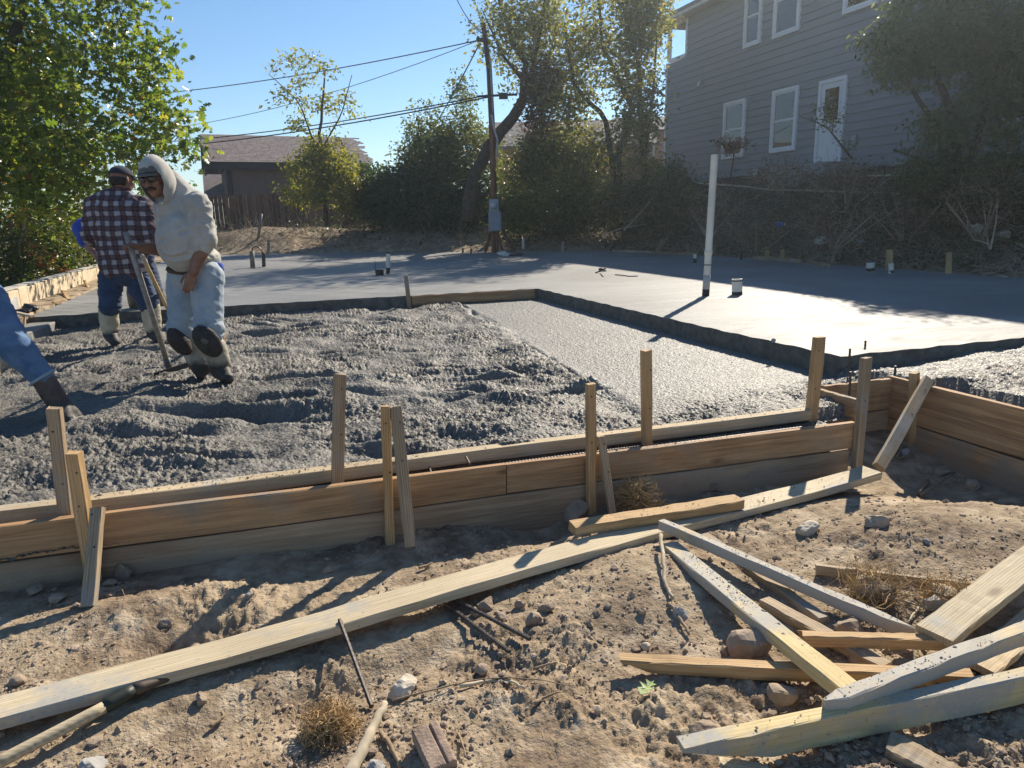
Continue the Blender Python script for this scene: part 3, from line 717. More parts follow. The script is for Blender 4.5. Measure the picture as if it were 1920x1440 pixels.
def scatter_clods():
    r = np.random.default_rng(77); n = 11000
    px = r.uniform(-80, 2000, n * 2); py = 880 + 640 * r.random(n * 2) ** 0.8
    P = np.array([at(a, b, -0.41) for a, b in zip(px, py)])
    dens = fbm(P[:, 0], P[:, 1], 2.2, 3, 0.5, 200) + 0.25 * gauss(P[:, 0], P[:, 1], 1.1, 2.1, .35, .2) + r.normal(0, .13, len(P))
    ok = (P[:, 1] < 3.02) & (P[:, 0] < 3.8) & (dens > -0.10)
    P = P[ok][:n]; k = len(P)
    P[:, 2] = h_ground(P[:, 0], P[:, 1])
    V0_, F0 = ICO[0]; s = np.clip(np.exp(r.normal(-5.75, 0.6, k)), 0.0014, 0.02)
    sc = s[:, None] * np.stack([r.uniform(.7, 1.3, k), r.uniform(.7, 1.3, k), r.uniform(.5, .9, k)], -1)
    W = V0_[None] * (1 + r.normal(0, .24, (k, len(V0_), 1))) * sc[:, None, :]
    a = r.uniform(0, 6.28, k); c_, s_ = np.cos(a)[:, None], np.sin(a)[:, None]
    W = np.stack([W[:, :, 0] * c_ - W[:, :, 1] * s_, W[:, :, 0] * s_ + W[:, :, 1] * c_, W[:, :, 2]], -1) + (P + UP * s[:, None] * .2)[:, None, :]
    Fi = (F0[None] + (np.arange(k) * len(V0_))[:, None, None]).reshape(-1, 3)
    tag(mesh_np("clods", W.reshape(-1, 3), Fi, M_STONE), kind='stuff')
    # straw and root fibres trodden into the dirt
    g = Geo()
    for q in range(900):
        x, y = r.uniform(0, 1920), r.uniform(1000, 1440)
        p = at(x, y, -0.41)
        if p[1] > 2.95: continue
        p[2] = float(h_ground(p[:1], p[1:2])[0]) + 0.003
        a = r.uniform(0, 6.28); L = r.uniform(.01, .06); dv = np.array([math.cos(a), math.sin(a), r.normal(0, .12)]) * L
        g.tube([p, p + dv * .5 + r.normal(0, .1 * L, 3), p + dv], [0.0009, .0008, .0004], 3, False)
    g.build("straw", M_STRAW, kind='stuff')
scatter_clods()

def cobble(name, x, y, wpx, n, label, seed, hgt=0.8):
    p = ground_at(x, y); d = (p - CAM) @ C_FWD; R = 0.5 * wpx * d / F_PX; r = np.random.default_rng(seed); g = Geo()
    for k in range(n):
        a = r.uniform(0, 6.28); q = p + np.array([math.cos(a), math.sin(a), 0]) * R * .35 * r.random() + UP * R * hgt * r.random() * .6
        pts = [q]; dv = np.append(r.normal(0, 1, 2), r.normal(.25, .6)); dv /= np.linalg.norm(dv)
        for s in range(5):
            dv = nrm(dv + r.normal(0, .45, 3)); q = q + dv * R * .27
            off = q - p - UP * R * .35
            if np.linalg.norm(off / [1, 1, hgt]) > R: dv = nrm(dv - off / np.linalg.norm(off))
            q[2] = max(q[2], p[2] + .002); pts.append(q)
        g.tube(pts, np.linspace(.0018, .0007, 6) * (1 + (r.random() < .12) * 1.2), 3, False)
    t = thing(name, label, "root ball", p)
    Geo().lump(p + UP * R * .25, R * .55, R * .5, R * .45, seed, .35, 1).build("soil_core", M_DIRT, t)
    g.build("rootlets", M_STRAW, t, kind='stuff'); return t
cobble("root_ball", 620, 1376, 108, 620, "tangled ball of dry roots beside the upright steel bar at lower left", 1, .65)
cobble("root_ball", 1195, 952, 84, 420, "tangled ball of dry grass roots behind the long plank near the short brace", 2, 1.15)
cobble("root_clump", 1640, 1122, 150, 200, "thin mat of dry roots under the thin slat at the back of the heap", 3, .3)
cobble("root_clump", 1770, 1130, 120, 130, "sparse dry roots around the small grey block", 4, .3)
rebar("rebar", [ground_at(822, 1130) + UP * .018, ground_at(955, 1229) + UP * .014], 0.0085, "left of two parallel steel bars poking out from under the long plank")
rebar("rebar", [ground_at(842, 1127) + UP * .02, ground_at(994, 1208) + UP * .014], 0.0085, "right of two parallel steel bars poking out from under the long plank")
_a = ground_at(697, 1330); _b = ground_at(640, 1203)
rebar("rebar", [_a + UP * .01, _b + UP * .085], 0.0085, "single ribbed steel bar rising towards the plank beside the root ball at lower left")

def stick(pts, r0, r1, label, mat=None, name="stick", cat="stick", lift=0.012, n=6):
    P = [ground_at(x, y) + UP * (lift if len(q) < 1 else q[0]) for x, y, *q in pts]
    P = np.array(P); k = len(P); tt = np.linspace(0, k - 1, k * 4)
    Q = np.stack([np.interp(tt, np.arange(k), P[:, a]) for a in range(3)], -1); rr = np.random.default_rng(int(pts[0][0]))
    Q = Q + rr.normal(0, r0 * .18, Q.shape)
    return tag(Geo().tube(Q, np.linspace(r0, r1, len(Q)), n).build(name, mat or M_TWIG, smooth=True), label, cat)
stick([(1238, 1028, .06), (1243, 1065, .04), (1247, 1100), (1262, 1130)], .0085, .007, "bent grey stick standing down the mound left of the yellow timber", M_PALETWIG)
stick([(1255, 1135), (1275, 1165), (1292, 1195)], .008, .005, "curved twig below the bent grey stick", M_TWIG)
stick([(722, 1332, .025), (716, 1350, .028), (698, 1385, .025), (672, 1435, .02), (645, 1475)], .010, .021, "split pale piece of wood at the bottom beside the upright steel bar", M_PALETWIG, "split_wood", "wood")
stick([(715, 1380), (735, 1410), (752, 1445)], .008, .006, "thin dark twig right of the split pale wood")
stick([(735, 1320), (790, 1305), (850, 1290), (900, 1280), (950, 1277), (1010, 1280), (1060, 1292)], .003, .0015, "long thin root arching across the dirt below the steel bars", M_TWIG, "root", "root")
stick([(865, 1293), (915, 1282), (960, 1285), (985, 1297)], .006, .003, "thick short root lying under the long thin root", M_PALETWIG, "root", "root")
stick([(1000, 1262), (1030, 1250), (1045, 1248)], .004, .003, "dark twig above the long thin root")
stick([(1003, 1326), (1020, 1300), (1050, 1305)], .006, .002, "forked twig below the right end of the long thin root")
stick([(860, 1382), (868, 1405), (875, 1428)], .004, .002, "short upright-lying twig right of the grooved brick")
stick([(395, 1372), (420, 1356), (418, 1345)], .007, .004, "crooked bit of bark left of the big root ball", M_TWIG)
stick([(785, 1070), (810, 1060)], .006, .003, "chip of bark above the long plank at centre", M_TWIG)
stick([(1725, 1140), (1700, 1175)], .005, .003, "short dead twig leaning near the end of the long slim batten", M_PALETWIG)
stick([(1685, 1128), (1738, 1148)], .004, .003, "straight twig crossing the short dead twig behind the heap", M_PALETWIG)
stick([(1690, 845), (1680, 868), (1745, 862)], .006, .004, "dark broken twig behind the diagonal brace foot")
stick([(1740, 905), (1720, 925), (1790, 890)], .012, .006, "short log end in the shade under the right form", M_TWIG)

# grooved paver brick
def brick():
    p = ground_at(812, 1412); g = Geo()
    X = nrm(at(838, 1412, -.35) - at(785, 1425, -.35)); Yv = nrm(np.array([-X[1], X[0], 0])); Yv = nrm(Yv * .93 - GR * 0.20); X = nrm(np.cross(Yv, UP))
    Z = nrm(UP * .96 - GF * .25); Yv = nrm(np.cross(Z, X))
    L, W, H = .135, .078, .050
    prof = [(-W/2, 0), (W/2, 0), (W/2, H - .004), (W/2 - .004, H), (.016, H), (.014, H - .007), (.009, H - .007), (.007, H), (-W/2 + .004, H), (-W/2, H - .004)]
    base = p + UP * .004 - Yv * .02
    g.prism([base + X * a + Z * b - Yv * L * .45 for a, b in prof], Yv * L)
    tag(g.build("paver_brick", plain("brick_brown", (0.30, 0.22, 0.165), .95, .35, 18, bump=.5, bsc=90), bevel=.003), "brown grooved paver brick half sunk in the dirt at the bottom edge", "brick")
brick()

# fresh oak leaf
def oak_outline(n_lobes=3, w=.62):
    pts = [(0, -.06)]; 
    prof = [(.42, .14), (.10, .28), (.56, .46), (.11, .57), (.40, .78), (.08, .82)]
    right_ = [(a * w, b) for a, b in prof]; left_ = [(-a, b) for a, b in right_[::-1]]
    return np.array(pts + right_ + [(0, 1.0)] + left_)
OAK = oak_outline()
def leaf_on_ground():
    p = ground_at(1214, 1300) + UP * .02
    Y = nrm(at(1240, 1280, -.4) - at(1195, 1318, -.4)); X = nrm(np.cross(Y, UP)); L = .062
    V = [p + X * (a * L * 1.25) + Y * ((b - .5) * L * 1.1) + UP * (.012 * abs(a) * 2 + .008 * (b - .3)) for a, b in OAK]
    V.append(p - Y * .0); k = len(OAK); F_ = np.array([[k, i, (i + 1) % k] for i in range(k)])
    F_ = np.concatenate([F_, ]); o = mesh_np("oak_leaf", np.array(V), F_, plain("pale_green_leaf", (.36, .44, .17), .55, .2, 60))
    s = o.modifiers.new("thick", 'SOLIDIFY'); s.thickness = .0008
    tag(o, "single pale green lobed oak leaf lying on the dirt", "leaf")
leaf_on_ground()

# long wooden tool handle with a dark painted ferrule
t = thing("garden_tool", "wooden-handled digging tool with a dark green socket, lower left", "tool", ground_at(170, 1385))
_p0, _p1, _p2, _p3 = ground_at(-20, 1462) + UP * .035, ground_at(205, 1348) + UP * .045, ground_at(255, 1318) + UP * .045, ground_at(322, 1286) + UP * .03
Geo().tube(np.linspace(_p0, _p1, 8), .0175, 12).build("handle", W_PLANK, t, True)
Geo().tube(np.linspace(_p1 + (_p1 - _p2) * .1, _p2, 5), [.0185, .0195, .0195, .019, .018], 12).build("socket", plain("socket_green", (.03, .036, .026), .5), t, True)
Geo().tube(np.linspace(_p2, _p3, 5), [.018, .017, .014, .012, .011], 10).build("tang", plain("tang_brown", (.09, .065, .045), .6), t, True)
stick([(150, 1372, .02), (210, 1322, .03), (250, 1295, .02)], .012, .010, "dark stick in the shadow between the plank and the tool", M_TWIG)

# ------------------------------------------------------------------ pipes and fittings cast into the slab
def pipe(name, x, yb, yt, wpx, label, cat="pipe", bands=None, z=0.0, lean=0.0, mat=None, cap=False, hollow=True, xt=None):
    p = at(x, yb, z); d = (p - CAM) @ C_FWD; r = 0.5 * wpx * d / F_PX
    Yh = p @ GF; q = atY(x if xt is None else xt, yt, Yh)
    t = thing(name, label, cat, p)
    ax = q - p; L = np.linalg.norm(ax); g = Geo()
    k = 16; ring = [(0, r), (L, r), (L, r * .82), (L - min(.15, L * .4), r * .82)] if hollow else [(0, r), (L, r)]
    pts = np.array([p + ax / L * a for a, _ in ring]); 
    g.tube(np.array([p - UP * .05, p + ax * .5, q]), [r, r, r], 16, not hollow)
    if hollow: g.tube(np.array([q - ax / L * min(.15, L * .4), q]), [r * .82, r * .82], 16, False); g.tube(np.array([q, q + ax / L * .0005]), [r, r * .82], 16, False)
    g.build("tube", mat or M_PVC, t, True)
    for (f0, f1, m_, s) in (bands or []):
        Geo().tube(np.array([p + ax * f0, p + ax * f1]), [r * s, r * s], 16).build("sleeve", m_, t, True)
    return t
M_LABEL = plain("printed_band", (.45, .44, .42), .7, .3, 60)
pipe("vent_pipe", 1323, 555, 290, 13, "tall off-white vent pipe standing in the slab", bands=[(0.0, .05, M_BLACKTAPE, 1.04), (.05, .155, M_LABEL, 1.03), (.225, .232, M_BLACKTAPE, 1.05), (.30, .335, M_PVC, 1.12)], xt=1340)
pipe("pipe_stub", 1382, 553, 523, 19, "short white capped pipe stub in the sun beside the tall vent pipe", bands=[(0, .22, M_BLACKTAPE, 1.03), (.86, .93, M_BLACKTAPE, 1.02)])
pipe("pipe_stub", 1632, 508, 489, 15, "wider white pipe stub in the shade near the bank", bands=[(0, .3, M_BLACKTAPE, 1.04), (.85, 1.0, M_BLACKTAPE, 1.03)])
pipe("pipe_stub", 1671, 512, 494, 9, "narrow white pipe stub in the shade near the bank", bands=[(0, .3, M_BLACKTAPE, 1.04)])
pipe("pipe_stub", 1303, 493, 476, 6, "small white pipe stub in the house shadow, left of the vent pipe", bands=[(0, .5, M_BLACKTAPE, 1.05)])
pipe("pipe_stub", 1390, 487, 470, 4, "thin dark pipe stub near the bank behind the vent pipe", mat=M_BLACKTAPE)
pipe("pipe_stub", 728, 513, 472, 8, "slender pale pipe stub standing by the round black drain fitting", bands=[(0, .27, M_BLACKTAPE, 1.04), (.92, 1.0, M_BLACKTAPE, 1.1)])
pipe("drain_fitting", 712, 516, 506, 15, "low round black drain fitting on the slab", "drain", mat=M_BLACKTAPE)
tag(Geo().tube([at(704, 512, 0), atY(703, 490, at(704, 512, 0) @ GF)], .008, 5).build("marker_rod", M_STEEL), "thin rod standing beside the round black drain fitting", "rod")
# pair of water risers joined by a loop
p0, p1 = at(474, 502, 0), at(495, 500, 0); YY = p0 @ GF
t = thing("water_riser", "two dark pipe risers joined by a bent hose, far left on the slab", "pipe", p0)
Geo().tube([p0, atY(472, 471, YY)], .052, 12).build("riser", plain("riser_grey", (.22, .21, .19), .7, .4, 20), t, True)
Geo().tube([p1, atY(494, 475, YY)], .042, 12).build("riser", plain("riser_dark", (.06, .06, .06), .6), t, True)
Geo().tube([atY(x, y, YY) for x, y in ((472, 472), (474, 465), (479, 462), (485, 463), (490, 468), (493, 476))], .016, 6).build("hose", plain("hose_copper", (.16, .09, .07), .5), t, True)
tag(Geo().lump(at(1128, 509, 0) + UP * .04, .10, .06, .05, 4, .4, 1).tube([at(1116, 512, 0), at(1128, 507, .05), at(1136, 508, .09)], .012, 5).build("debris_clump", M_BLACKTAPE), "dark clump of debris on the sunny slab near the shadow edge", "debris")
tag(Geo().tube([at(1153, 515, .008), at(1166, 516, .012), at(1180, 518, .008), at(1196, 517.5, .008)], .008, 5).build("twig", M_BARK), "dark twig lying on the slab right of the debris clump", "stick")
tag(Geo().lump(at(1450, 639, .012), .022, .02, .02, 5, .3, 1).build("pebble", M_GREYSTONE), "lone pebble on the front edge of the slab", "stone")

# pegs round the far rim of the slab
PEGS = [(848, 474, 462, 4, "leftmost of three short pegs at the far slab edge left of the meter post"), (867, 476, 465, 4, "middle of three short pegs at the far slab edge"), (883, 477, 466, 4, "rightmost of the three short pegs beside the meter post"),
        (1055, 473, 453, 5, "forked grey peg at the far slab edge right of the meter post"), (1204, 468, 455, 4, "left thin peg of a close pair in the shade at the far edge"), (1212, 469, 450, 4, "taller peg of a close pair in the shade at the far edge"),
        (1290, 476, 457, 5, "peg in the shade just left of the vent pipe"), (1338, 478, 457, 6, "peg just right of the vent pipe at the bank"), (1438, 488, 463, 8, "pale peg through the low rail at the bank foot"),
        (1467, 490, 468, 7, "brown peg right of the low rail at the bank foot"), (1667, 508, 468, 11, "broad brown peg behind the narrow white stub"), (1779, 516, 473, 9, "tall tan peg at the bank foot near the right edge"),
        (503, 478, 450, 5, "white peg at the far slab edge behind the joined risers"), (1252, 471, 458, 6, "reddish short peg in the shade left of the vent pipe")]
for x, yb, yt, w, lb in PEGS:
    p = at(x, yb, -0.02); d = (p - CAM) @ C_FWD; wr = w * d / F_PX; q = atY(x + 0.5, yt, p @ GF)
    o = beam("peg", p - UP * .1, q, wr, wr * .6, W_STAKE if w > 6 else W_STAKE_GREY, side=GR, ref='mid', n=4, label=lb, cat="peg", group="pegs round the far rim of the slab"); flip_check(o)
for a, b, h, lb in (((1148, 468), (1300, 473.5), .05, "low form board left along the shaded far edge of the slab"), ((1412, 480), (1500, 486), .10, "low wooden rail nailed between two pegs at the bank foot"),
                    ((1520, 487), (1556, 495), .07, "grey board end lying at the bank foot")):
    pa, pb = at(*a, h), at(*b, h); o = beam("rail", pa, pb, .04, .07, W_STAKE_GREY, label=lb, cat="rail"); flip_check(o)
o = beam("prop", at(1559, 492, 0.05), atu(1573, 447, 10.6), .05, .03, W_STAKE_GREY, side=GR, ref='mid', n=4, label="grey stick leaning on the bank above the board end", cat="stick"); flip_check(o)

# ------------------------------------------------------------------ left border: pavers on edge, kerb strip and scraps
kw = thing("paver_edging", "row of pale pavers stood on edge along the planting bed at left", "edging", (-3.1, 13, 0))
_vv = 10.15; r = np.random.default_rng(5); M_PAVER = plain("buff_paver", (.60, .50, .35), .9, .14, 6, bump=.3, bsc=40)
while _vv < 20:
    L = .40 + r.uniform(-.03, .03); uu = -3.02 - .012 * (_vv - 10)
    Geo().box((uu, _vv + L / 2, .07 + r.normal(0, .006)), (.06 + r.uniform(0, .02), L - .035, .34)).build("paver", M_PAVER, kw, bevel=.008)
    _vv += L
Geo().box((-3.1, 15, .252), (.14, 10, .018)).build("capping", plain("mortar_cap", (.42, .40, .36), .9, .2, 8), kw)
for i, (a, b, c_, d_) in enumerate((((117, 545), (130, 563), .05, .03), ((160, 527), (167, 541), .05, .03), ((97, 562), (102, 573), .06, .04))):
    pt_, pb_ = atu(*a, -2.92), at(*b, .0); o = beam("peg", pb_, pt_, c_, d_, W_STAKE, side=(0, 1, 0), ref='mid', n=4,
        label=["leaning peg near the middle of the paver edging", "leaning peg of the paver edging nearest the plaid shirt", "short upright peg near the front of the paver edging"][i], cat="peg", group="pegs along the paver edging"); flip_check(o)
o = beam("lath", at(101, 566, .05), at(123, 562, .05), .03, .02, W_STAKE, label="thin lath lying between the pegs of the paver edging", cat="lath"); flip_check(o)
g = Geo()
P_ = [atu(8, 568, -3.0), atu(30, 547, -3.0), atu(38, 583, -2.95), atu(14, 587, -2.95)]
g.prism(P_, np.array([-.02, 0, 0])); tag(g.build("sheet_scrap", plain("grey_sheet", (.34, .34, .33), .7, .2, 8)), "torn grey sheet standing against the front end of the paver edging", "scrap")
tag(Geo().lump(at(56, 578, .06), .12, .09, .08, 8, .5, 2).lump(at(44, 583, .05), .08, .07, .06, 9, .5, 2).build("plastic_bag", plain("black_plastic", (.025, .025, .03), .4)), "crumpled black plastic bag beside the torn sheet", "bag")
o = beam("lath", at(16, 583, .08), at(57, 592, .03), .05, .025, W_PLANK, label="pale lath lying below the torn grey sheet", cat="lath"); flip_check(o)
# kerb strip: broken concrete lumps and the form strip at the bay's left side
def slab_chunk(name, poly, zt, h, label, mat=M_EDGE, cat="concrete chunk"):
    g = Geo(); g.prism([(*p[:2], zt - h) for p in poly], (0, 0, h)); o = g.build(name, mat, bevel=.015); return tag(o, label, cat)
slab_chunk("concrete_strip", [(-2.9, 8.0), (-2.42, 8.0), (-2.34, 9.38), (-2.6, 9.38)], -.06, .3, "strip of old concrete stepping down at the slab's left front corner", M_SLAB, "concrete strip")
slab_chunk("form_block", [(-2.75, 7.55), (-2.3, 7.45), (-2.22, 7.9), (-2.6, 8.05)], -.02, .3, "dark square block at the front of the old concrete strip", M_EDGE)
slab_chunk("form_block", [(-2.4, 6.7), (-2.15, 6.6), (-2.05, 7.5), (-2.3, 7.55)], -.06, .2, "narrow pale kerb piece at the left rim of the rough concrete", W_SCREED)
for x, y, w, sd, lb in ((111, 604, 26, 1, "pale broken concrete lump by the old strip, left one"), (136, 587, 18, 2, "pale broken concrete lump by the slab corner, right one"), (122, 597, 14, 3, "little concrete crumb between the two pale lumps")):
    p = at(x, y + 6, -.15); R = .5 * w * ((p - CAM) @ C_FWD) / F_PX
    tag(Geo().lump(p + UP * R * .5, R, R * .9, R * .75, 40 + sd, .3, 2).build("concrete_lump", M_PALESTONE), lb, "concrete chunk")

# ------------------------------------------------------------------ grey two-storey house on the bank
def mat_siding():
    g = NT("grey_siding"); co = g.coords(rand=True); n = g.noise(g.coords((8, .6, 8), rand=True), 3, 4)
    g.set(g.ramp(n, [(.3, (.225, .234, .246)), (.7, (.257, .266, .279))]), .62, .35); g.bump(g.noise(g.coords((30, 2, 30)), 3, 3), .03, .002); return g.m
M_SIDING = mat_siding()
M_WHITE = plain("white_trim_paint", (.72, .72, .72), .5, .06, 3)
def mat_glass():
    g = NT("window_glass"); n = g.noise(g.coords(), 1.3, 2)
    g.set((.012, .014, .016), .03, 1.0); g.b.inputs['IOR'].default_value = 1.55; g.bump(n, .012, .02); return g.m
M_GLASS = mat_glass()
M_CONC = plain("foundation_concrete", (.30, .295, .28), .9, .2, 3, bump=.3, bsc=20)
M_SHINGLE = plain("asphalt_shingle", (.17, .135, .12), .95, .35, 9, bump=.4, bsc=60)
HU = 14.34
gh = thing("grey_house", "big two-storey grey house with lap siding and white windows up on the bank", "house", (HU, 16, 2.0))
Geo().box2((HU + .03, -3, 1.3), (HU + 9, 22.83, 7.5)).box2((HU + .03, 22.80, 1.3), (HU + 9, 24.10, 6.2)).build("wall", M_SIDING, gh)
EXP = 0.213; z = 2.06; k = 0
while z < 7.42:
    zt = min(z + EXP + .025, 7.45); v1 = 24.13 if zt < 6.30 else 22.85
    th = .012
    V = [(HU - .030, -3, z), (HU + .004, -3, zt), (HU + .05, -3, zt), (HU + .05, -3, z)]
    va = -3.0; cuts = sorted(RNG.uniform(2, v1 - 2, 4)) + [v1]
    for vb in cuts:
        if vb - va < 1.2 and vb != v1: continue
        Geo().prism([(q[0] - .0015 * (k % 2), va + .002, q[2]) for q in V], (0, vb - va - .004, 0)).build("siding_board", M_SIDING, gh); va = vb; k += 1
    z += EXP
def window(v0, v1, z0, z1, rail=.5, label=None):
    w = .095; g = Geo(); ux = HU - .075; tk = .07
    for lo, hi in (((v0, z0), (v0 + w, z1)), ((v1 - w, z0), (v1, z1)), ((v0 + w, z0), (v1 - w, z0 + w)), ((v0 + w, z1 - w), (v1 - w, z1))):
        g.box2((ux - .01, lo[0], lo[1]), (ux + tk, hi[0], hi[1]))
    o = g.build("window", M_WHITE, gh, bevel=.006)
    a0, a1, b0, b1 = v0 + w, v1 - w, z0 + w, z1 - w; s = .045; g = Geo(); mid = b0 + (b1 - b0) * rail
    for lo, hi in (((a0, b0), (a0 + s, b1)), ((a1 - s, b0), (a1, b1)), ((a0 + s, b0), (a1 - s, b0 + s)), ((a0 + s, b1 - s), (a1 - s, b1)), ((a0 + s, mid - s * .6), (a1 - s, mid + s * .6))):
        g.box2((ux + .012, lo[0], lo[1]), (ux + .05, hi[0], hi[1]))
    sh = g.build("sash", M_WHITE, None); sh.parent = o
    for p, q in ((b0 + s, mid - s * .6), (mid + s * .6, b1 - s)):
        pn = Geo().box2((ux + .030, a0 + s, p), (ux + .04, a1 - s, q)).build("pane", M_GLASS, None); pn.parent = o
    return o
window(19.41, 20.52, 2.64, 4.36); window(17.10, 18.18, 2.63, 4.34); window(18.88, 19.68, 5.77, 7.33, .55); window(17.25, 18.34, 5.75, 7.33, .62); window(14.6, 15.68, 5.73, 7.33)
_q = atu(1880, 232, HU); window(_q[1] - 1.1, _q[1] + .0, _q[2], _q[2] + 1.5)
# door
g = Geo(); v0, v1, z0, z1 = 15.335, 16.315, 2.20, 4.29
for lo, hi in (((v0, z0), (v0 + .1, z1)), ((v1 - .1, z0), (v1, z1)), ((v0 + .1, z1 - .1), (v1 - .1, z1))): g.box2((HU - .085, *lo), (HU - .005, *hi))
dr = g.build("door", M_WHITE, gh, bevel=.006)
lf_ = Geo().box2((HU - .05, v0 + .1, z0 + .02), (HU - .02, v1 - .1, z1 - .1))
for lo, hi in (((v0 + .2, z0 + .2), (v0 + .46, z0 + .9)), ((v0 + .52, z0 + .2), (v1 - .2, z0 + .9))): lf_.box2((HU - .058, *lo), (HU - .045, *hi))
lf_ = lf_.build("door_leaf", M_WHITE, None, bevel=.008); lf_.parent = dr
q = Geo().box2((HU - .057, v0 + .24, z0 + 1.06), (HU - .048, v1 - .24, z1 - .24)).build("pane", M_GLASS, None); q.parent = dr
g = Geo()
for lo, hi in (((v0 + .2, z0 + 1.02), (v1 - .2, z0 + 1.06)), ((v0 + .2, z1 - .24), (v1 - .2, z1 - .2)), ((v0 + .2, z0 + 1.06), (v0 + .24, z1 - .24)), ((v1 - .24, z0 + 1.06), (v1 - .2, z1 - .24))): g.box2((HU - .066, *lo), (HU - .047, *hi))
q = g.build("pane_frame", M_WHITE, None); q.parent = dr
q = Geo().lump((HU - .085, v0 + .17, z0 + .98), .03, .03, .03, 1, .02, 1).build("handle", M_STEEL, None, True); q.parent = dr
Geo().box2((HU - .05, -3, 1.2), (HU + .02, 24.1, 2.05)).build("foundation", M_CONC, gh)
Geo().box2((HU - .95, 14.9, 1.5), (HU - .055, 17.0, 2.16)).box2((HU - 1.3, 15.4, 1.4), (HU - .95, 16.6, 1.98)).build("stoop", M_CONC, gh, bevel=.015)
for lo, hi in (((HU - .03, 24.03, 6.27), (HU + .10, 24.13, 7.42)), ((HU - .03, 22.84, 6.27), (HU + .06, 22.95, 7.45))): Geo().box2(lo, hi).build("corner_post", M_WHITE, gh)
Geo().box2((HU - .02, 22.95, 6.22), (HU + .08, 24.03, 6.33)).build("sill_cap", M_WHITE, gh)
Geo().box2((HU - .03, 24.10, 2.05), (HU + .08, 24.19, 6.22)).build("corner_board", M_WHITE, gh)
ov = .52; sl = math.tan(rad(20))
Geo().box2((HU - ov, -4, 7.43), (HU + .2, 24.6, 7.46)).build("soffit", plain("soffit_paint", (.42, .40, .36), .7), gh)
Geo().box2((HU - ov - .03, -4, 7.40), (HU - ov, 24.62, 7.60)).build("fascia", plain("fascia_paint", (.62, .60, .54), .6), gh)
Geo().prism([(HU - ov - .06, -4, 7.60), (HU + 5, -4, 7.60 + (5 + ov) * sl), (HU + 10.5, -4, 7.60), (HU + 10.5, -4, 7.5), (HU - ov - .06, -4, 7.5)], (0, 28.66, 0)).build("roof", M_SHINGLE, gh)
Geo().box2((HU - .14, 14.02, 4.02), (HU - .02, 14.32, 5.2)).build("downspout", plain("bronze_metal", (.04, .035, .03), .5), gh)
_q = atu(1316, 158, HU); Geo().tube([_q + [.03, .06, .09], _q + [-.10, .02, .05], _q + [-.14, -.02, -.08]], .05, 8).build("vent_hood", M_WHITE, gh, True)
_q = atu(1605, 262, HU); Geo().box(_q + [-.05, 0, 0], (.1, .16, .22)).build("meter_can", plain("grey_can", (.3, .31, .32), .5), gh, bevel=.02)
for x in (1417, 1421): _q = atu(x, 325, HU); Geo().tube([_q + [-.06, 0, .12], _q + [-.06, 0, -.3]], .03, 8).build("cleanout_pipe", M_PVC, gh, True)

# ------------------------------------------------------------------ brown house and board fence, far left
def frame_at(x, y, Y, deg):
    p = atY(x, y, Y); a = rad(deg); X = GR * math.cos(a) + GF * math.sin(a); Yd = -GR * math.sin(a) + GF * math.cos(a); return p, X, Yd
bh = thing("brown_house", "low dark brown house with a shingled roof behind the board fence", "house", atY(420, 368, 30))
p, X, Yd = frame_at(420, 304, 30.0, 24)
zt = p[2]; W_ = 6.3
M_BWALL = plain("brown_wall_paint", (.17, .13, .112), .85, .12, 4)
Geo().box(p + X * (W_ / 2 - .1) + Yd * 3.2 + UP * (-1.9), (W_ - .5, 5.6, 3.6), X, Yd).build("wall", M_BWALL, bh)
for k in range(20): Geo().box(p + X * (.12 + k * .45) + Yd * .385 - UP * 1.9, (.05, .03, 3.55), X, Yd).build("batten", M_BWALL, bh)
Geo().box(p + X * .15 + Yd * .36 - UP * 1.9, (.22, .05, 3.56), X, Yd).build("corner_board", plain("dark_trim", (.035, .028, .025), .8), bh)
rise = 1.36; run = 3.0; sl_ = nrm(Yd * run + UP * rise); nn = np.cross(X, sl_)
Ls = math.hypot(rise, run)
rb = Geo(); rb.box(p + X * (W_ / 2 - .55) + sl_ * Ls / 2 - nn * .07, (W_ + .3, Ls, .12), X, sl_, nn)
bs = nrm(Yd * run - UP * rise); nb = np.cross(X, bs); apex = p + sl_ * Ls
rb.box(apex + X * (W_ / 2 - .55) + bs * Ls / 2 - nb * .07, (W_ + .3, Ls, .12), X, bs, nb)
ro = rb.build("roof", plain("dark_roof_edge", (.05, .042, .04), .9), bh)
sg = Geo(); r = np.random.default_rng(8); rows = 21
for i in range(rows):
    s0 = Ls * i / rows; x = -.70 - r.uniform(0, .3)
    while x < W_ - .40:
        w = r.uniform(.22, .42); hh = .008 + r.uniform(0, .004)
        sg.box(p + X * (max(x, -.70) + w / 2) + sl_ * (s0 + Ls / rows / 2) + nn * hh, (w - .012, Ls / rows - .006, .02 + r.uniform(0, .008)), X, sl_ + nn * -.03, nn); x += w
M_BSH = plain("brown_shingle", (.23, .185, .17), .95, .22, 3.5, bump=.4, bsc=40)
s_ = sg.build("shingles", M_BSH, None, kind='stuff'); s_.parent = ro
Geo().box(p + X * (W_ / 2 - .55) - UP * .16 - Yd * .03, (W_ + .34, .05, .26), X, Yd).build("fascia", plain("dark_trim2", (.03, .025, .024), .8), bh)
Geo().box(p + X * (-.72) - UP * .30 + Yd * .4, (.05, .9, .38), X, Yd).build("eave_end", plain("dark_trim3", (.04, .032, .03), .8), bh)
# gable triangle
Geo().prism([p + X * .0 + Yd * .4 - UP * .1, p + Yd * (2 * run - .4) - UP * .1, p + Yd * run + UP * (rise - .18)], X * .06).build("gable", M_BWALL, bh)
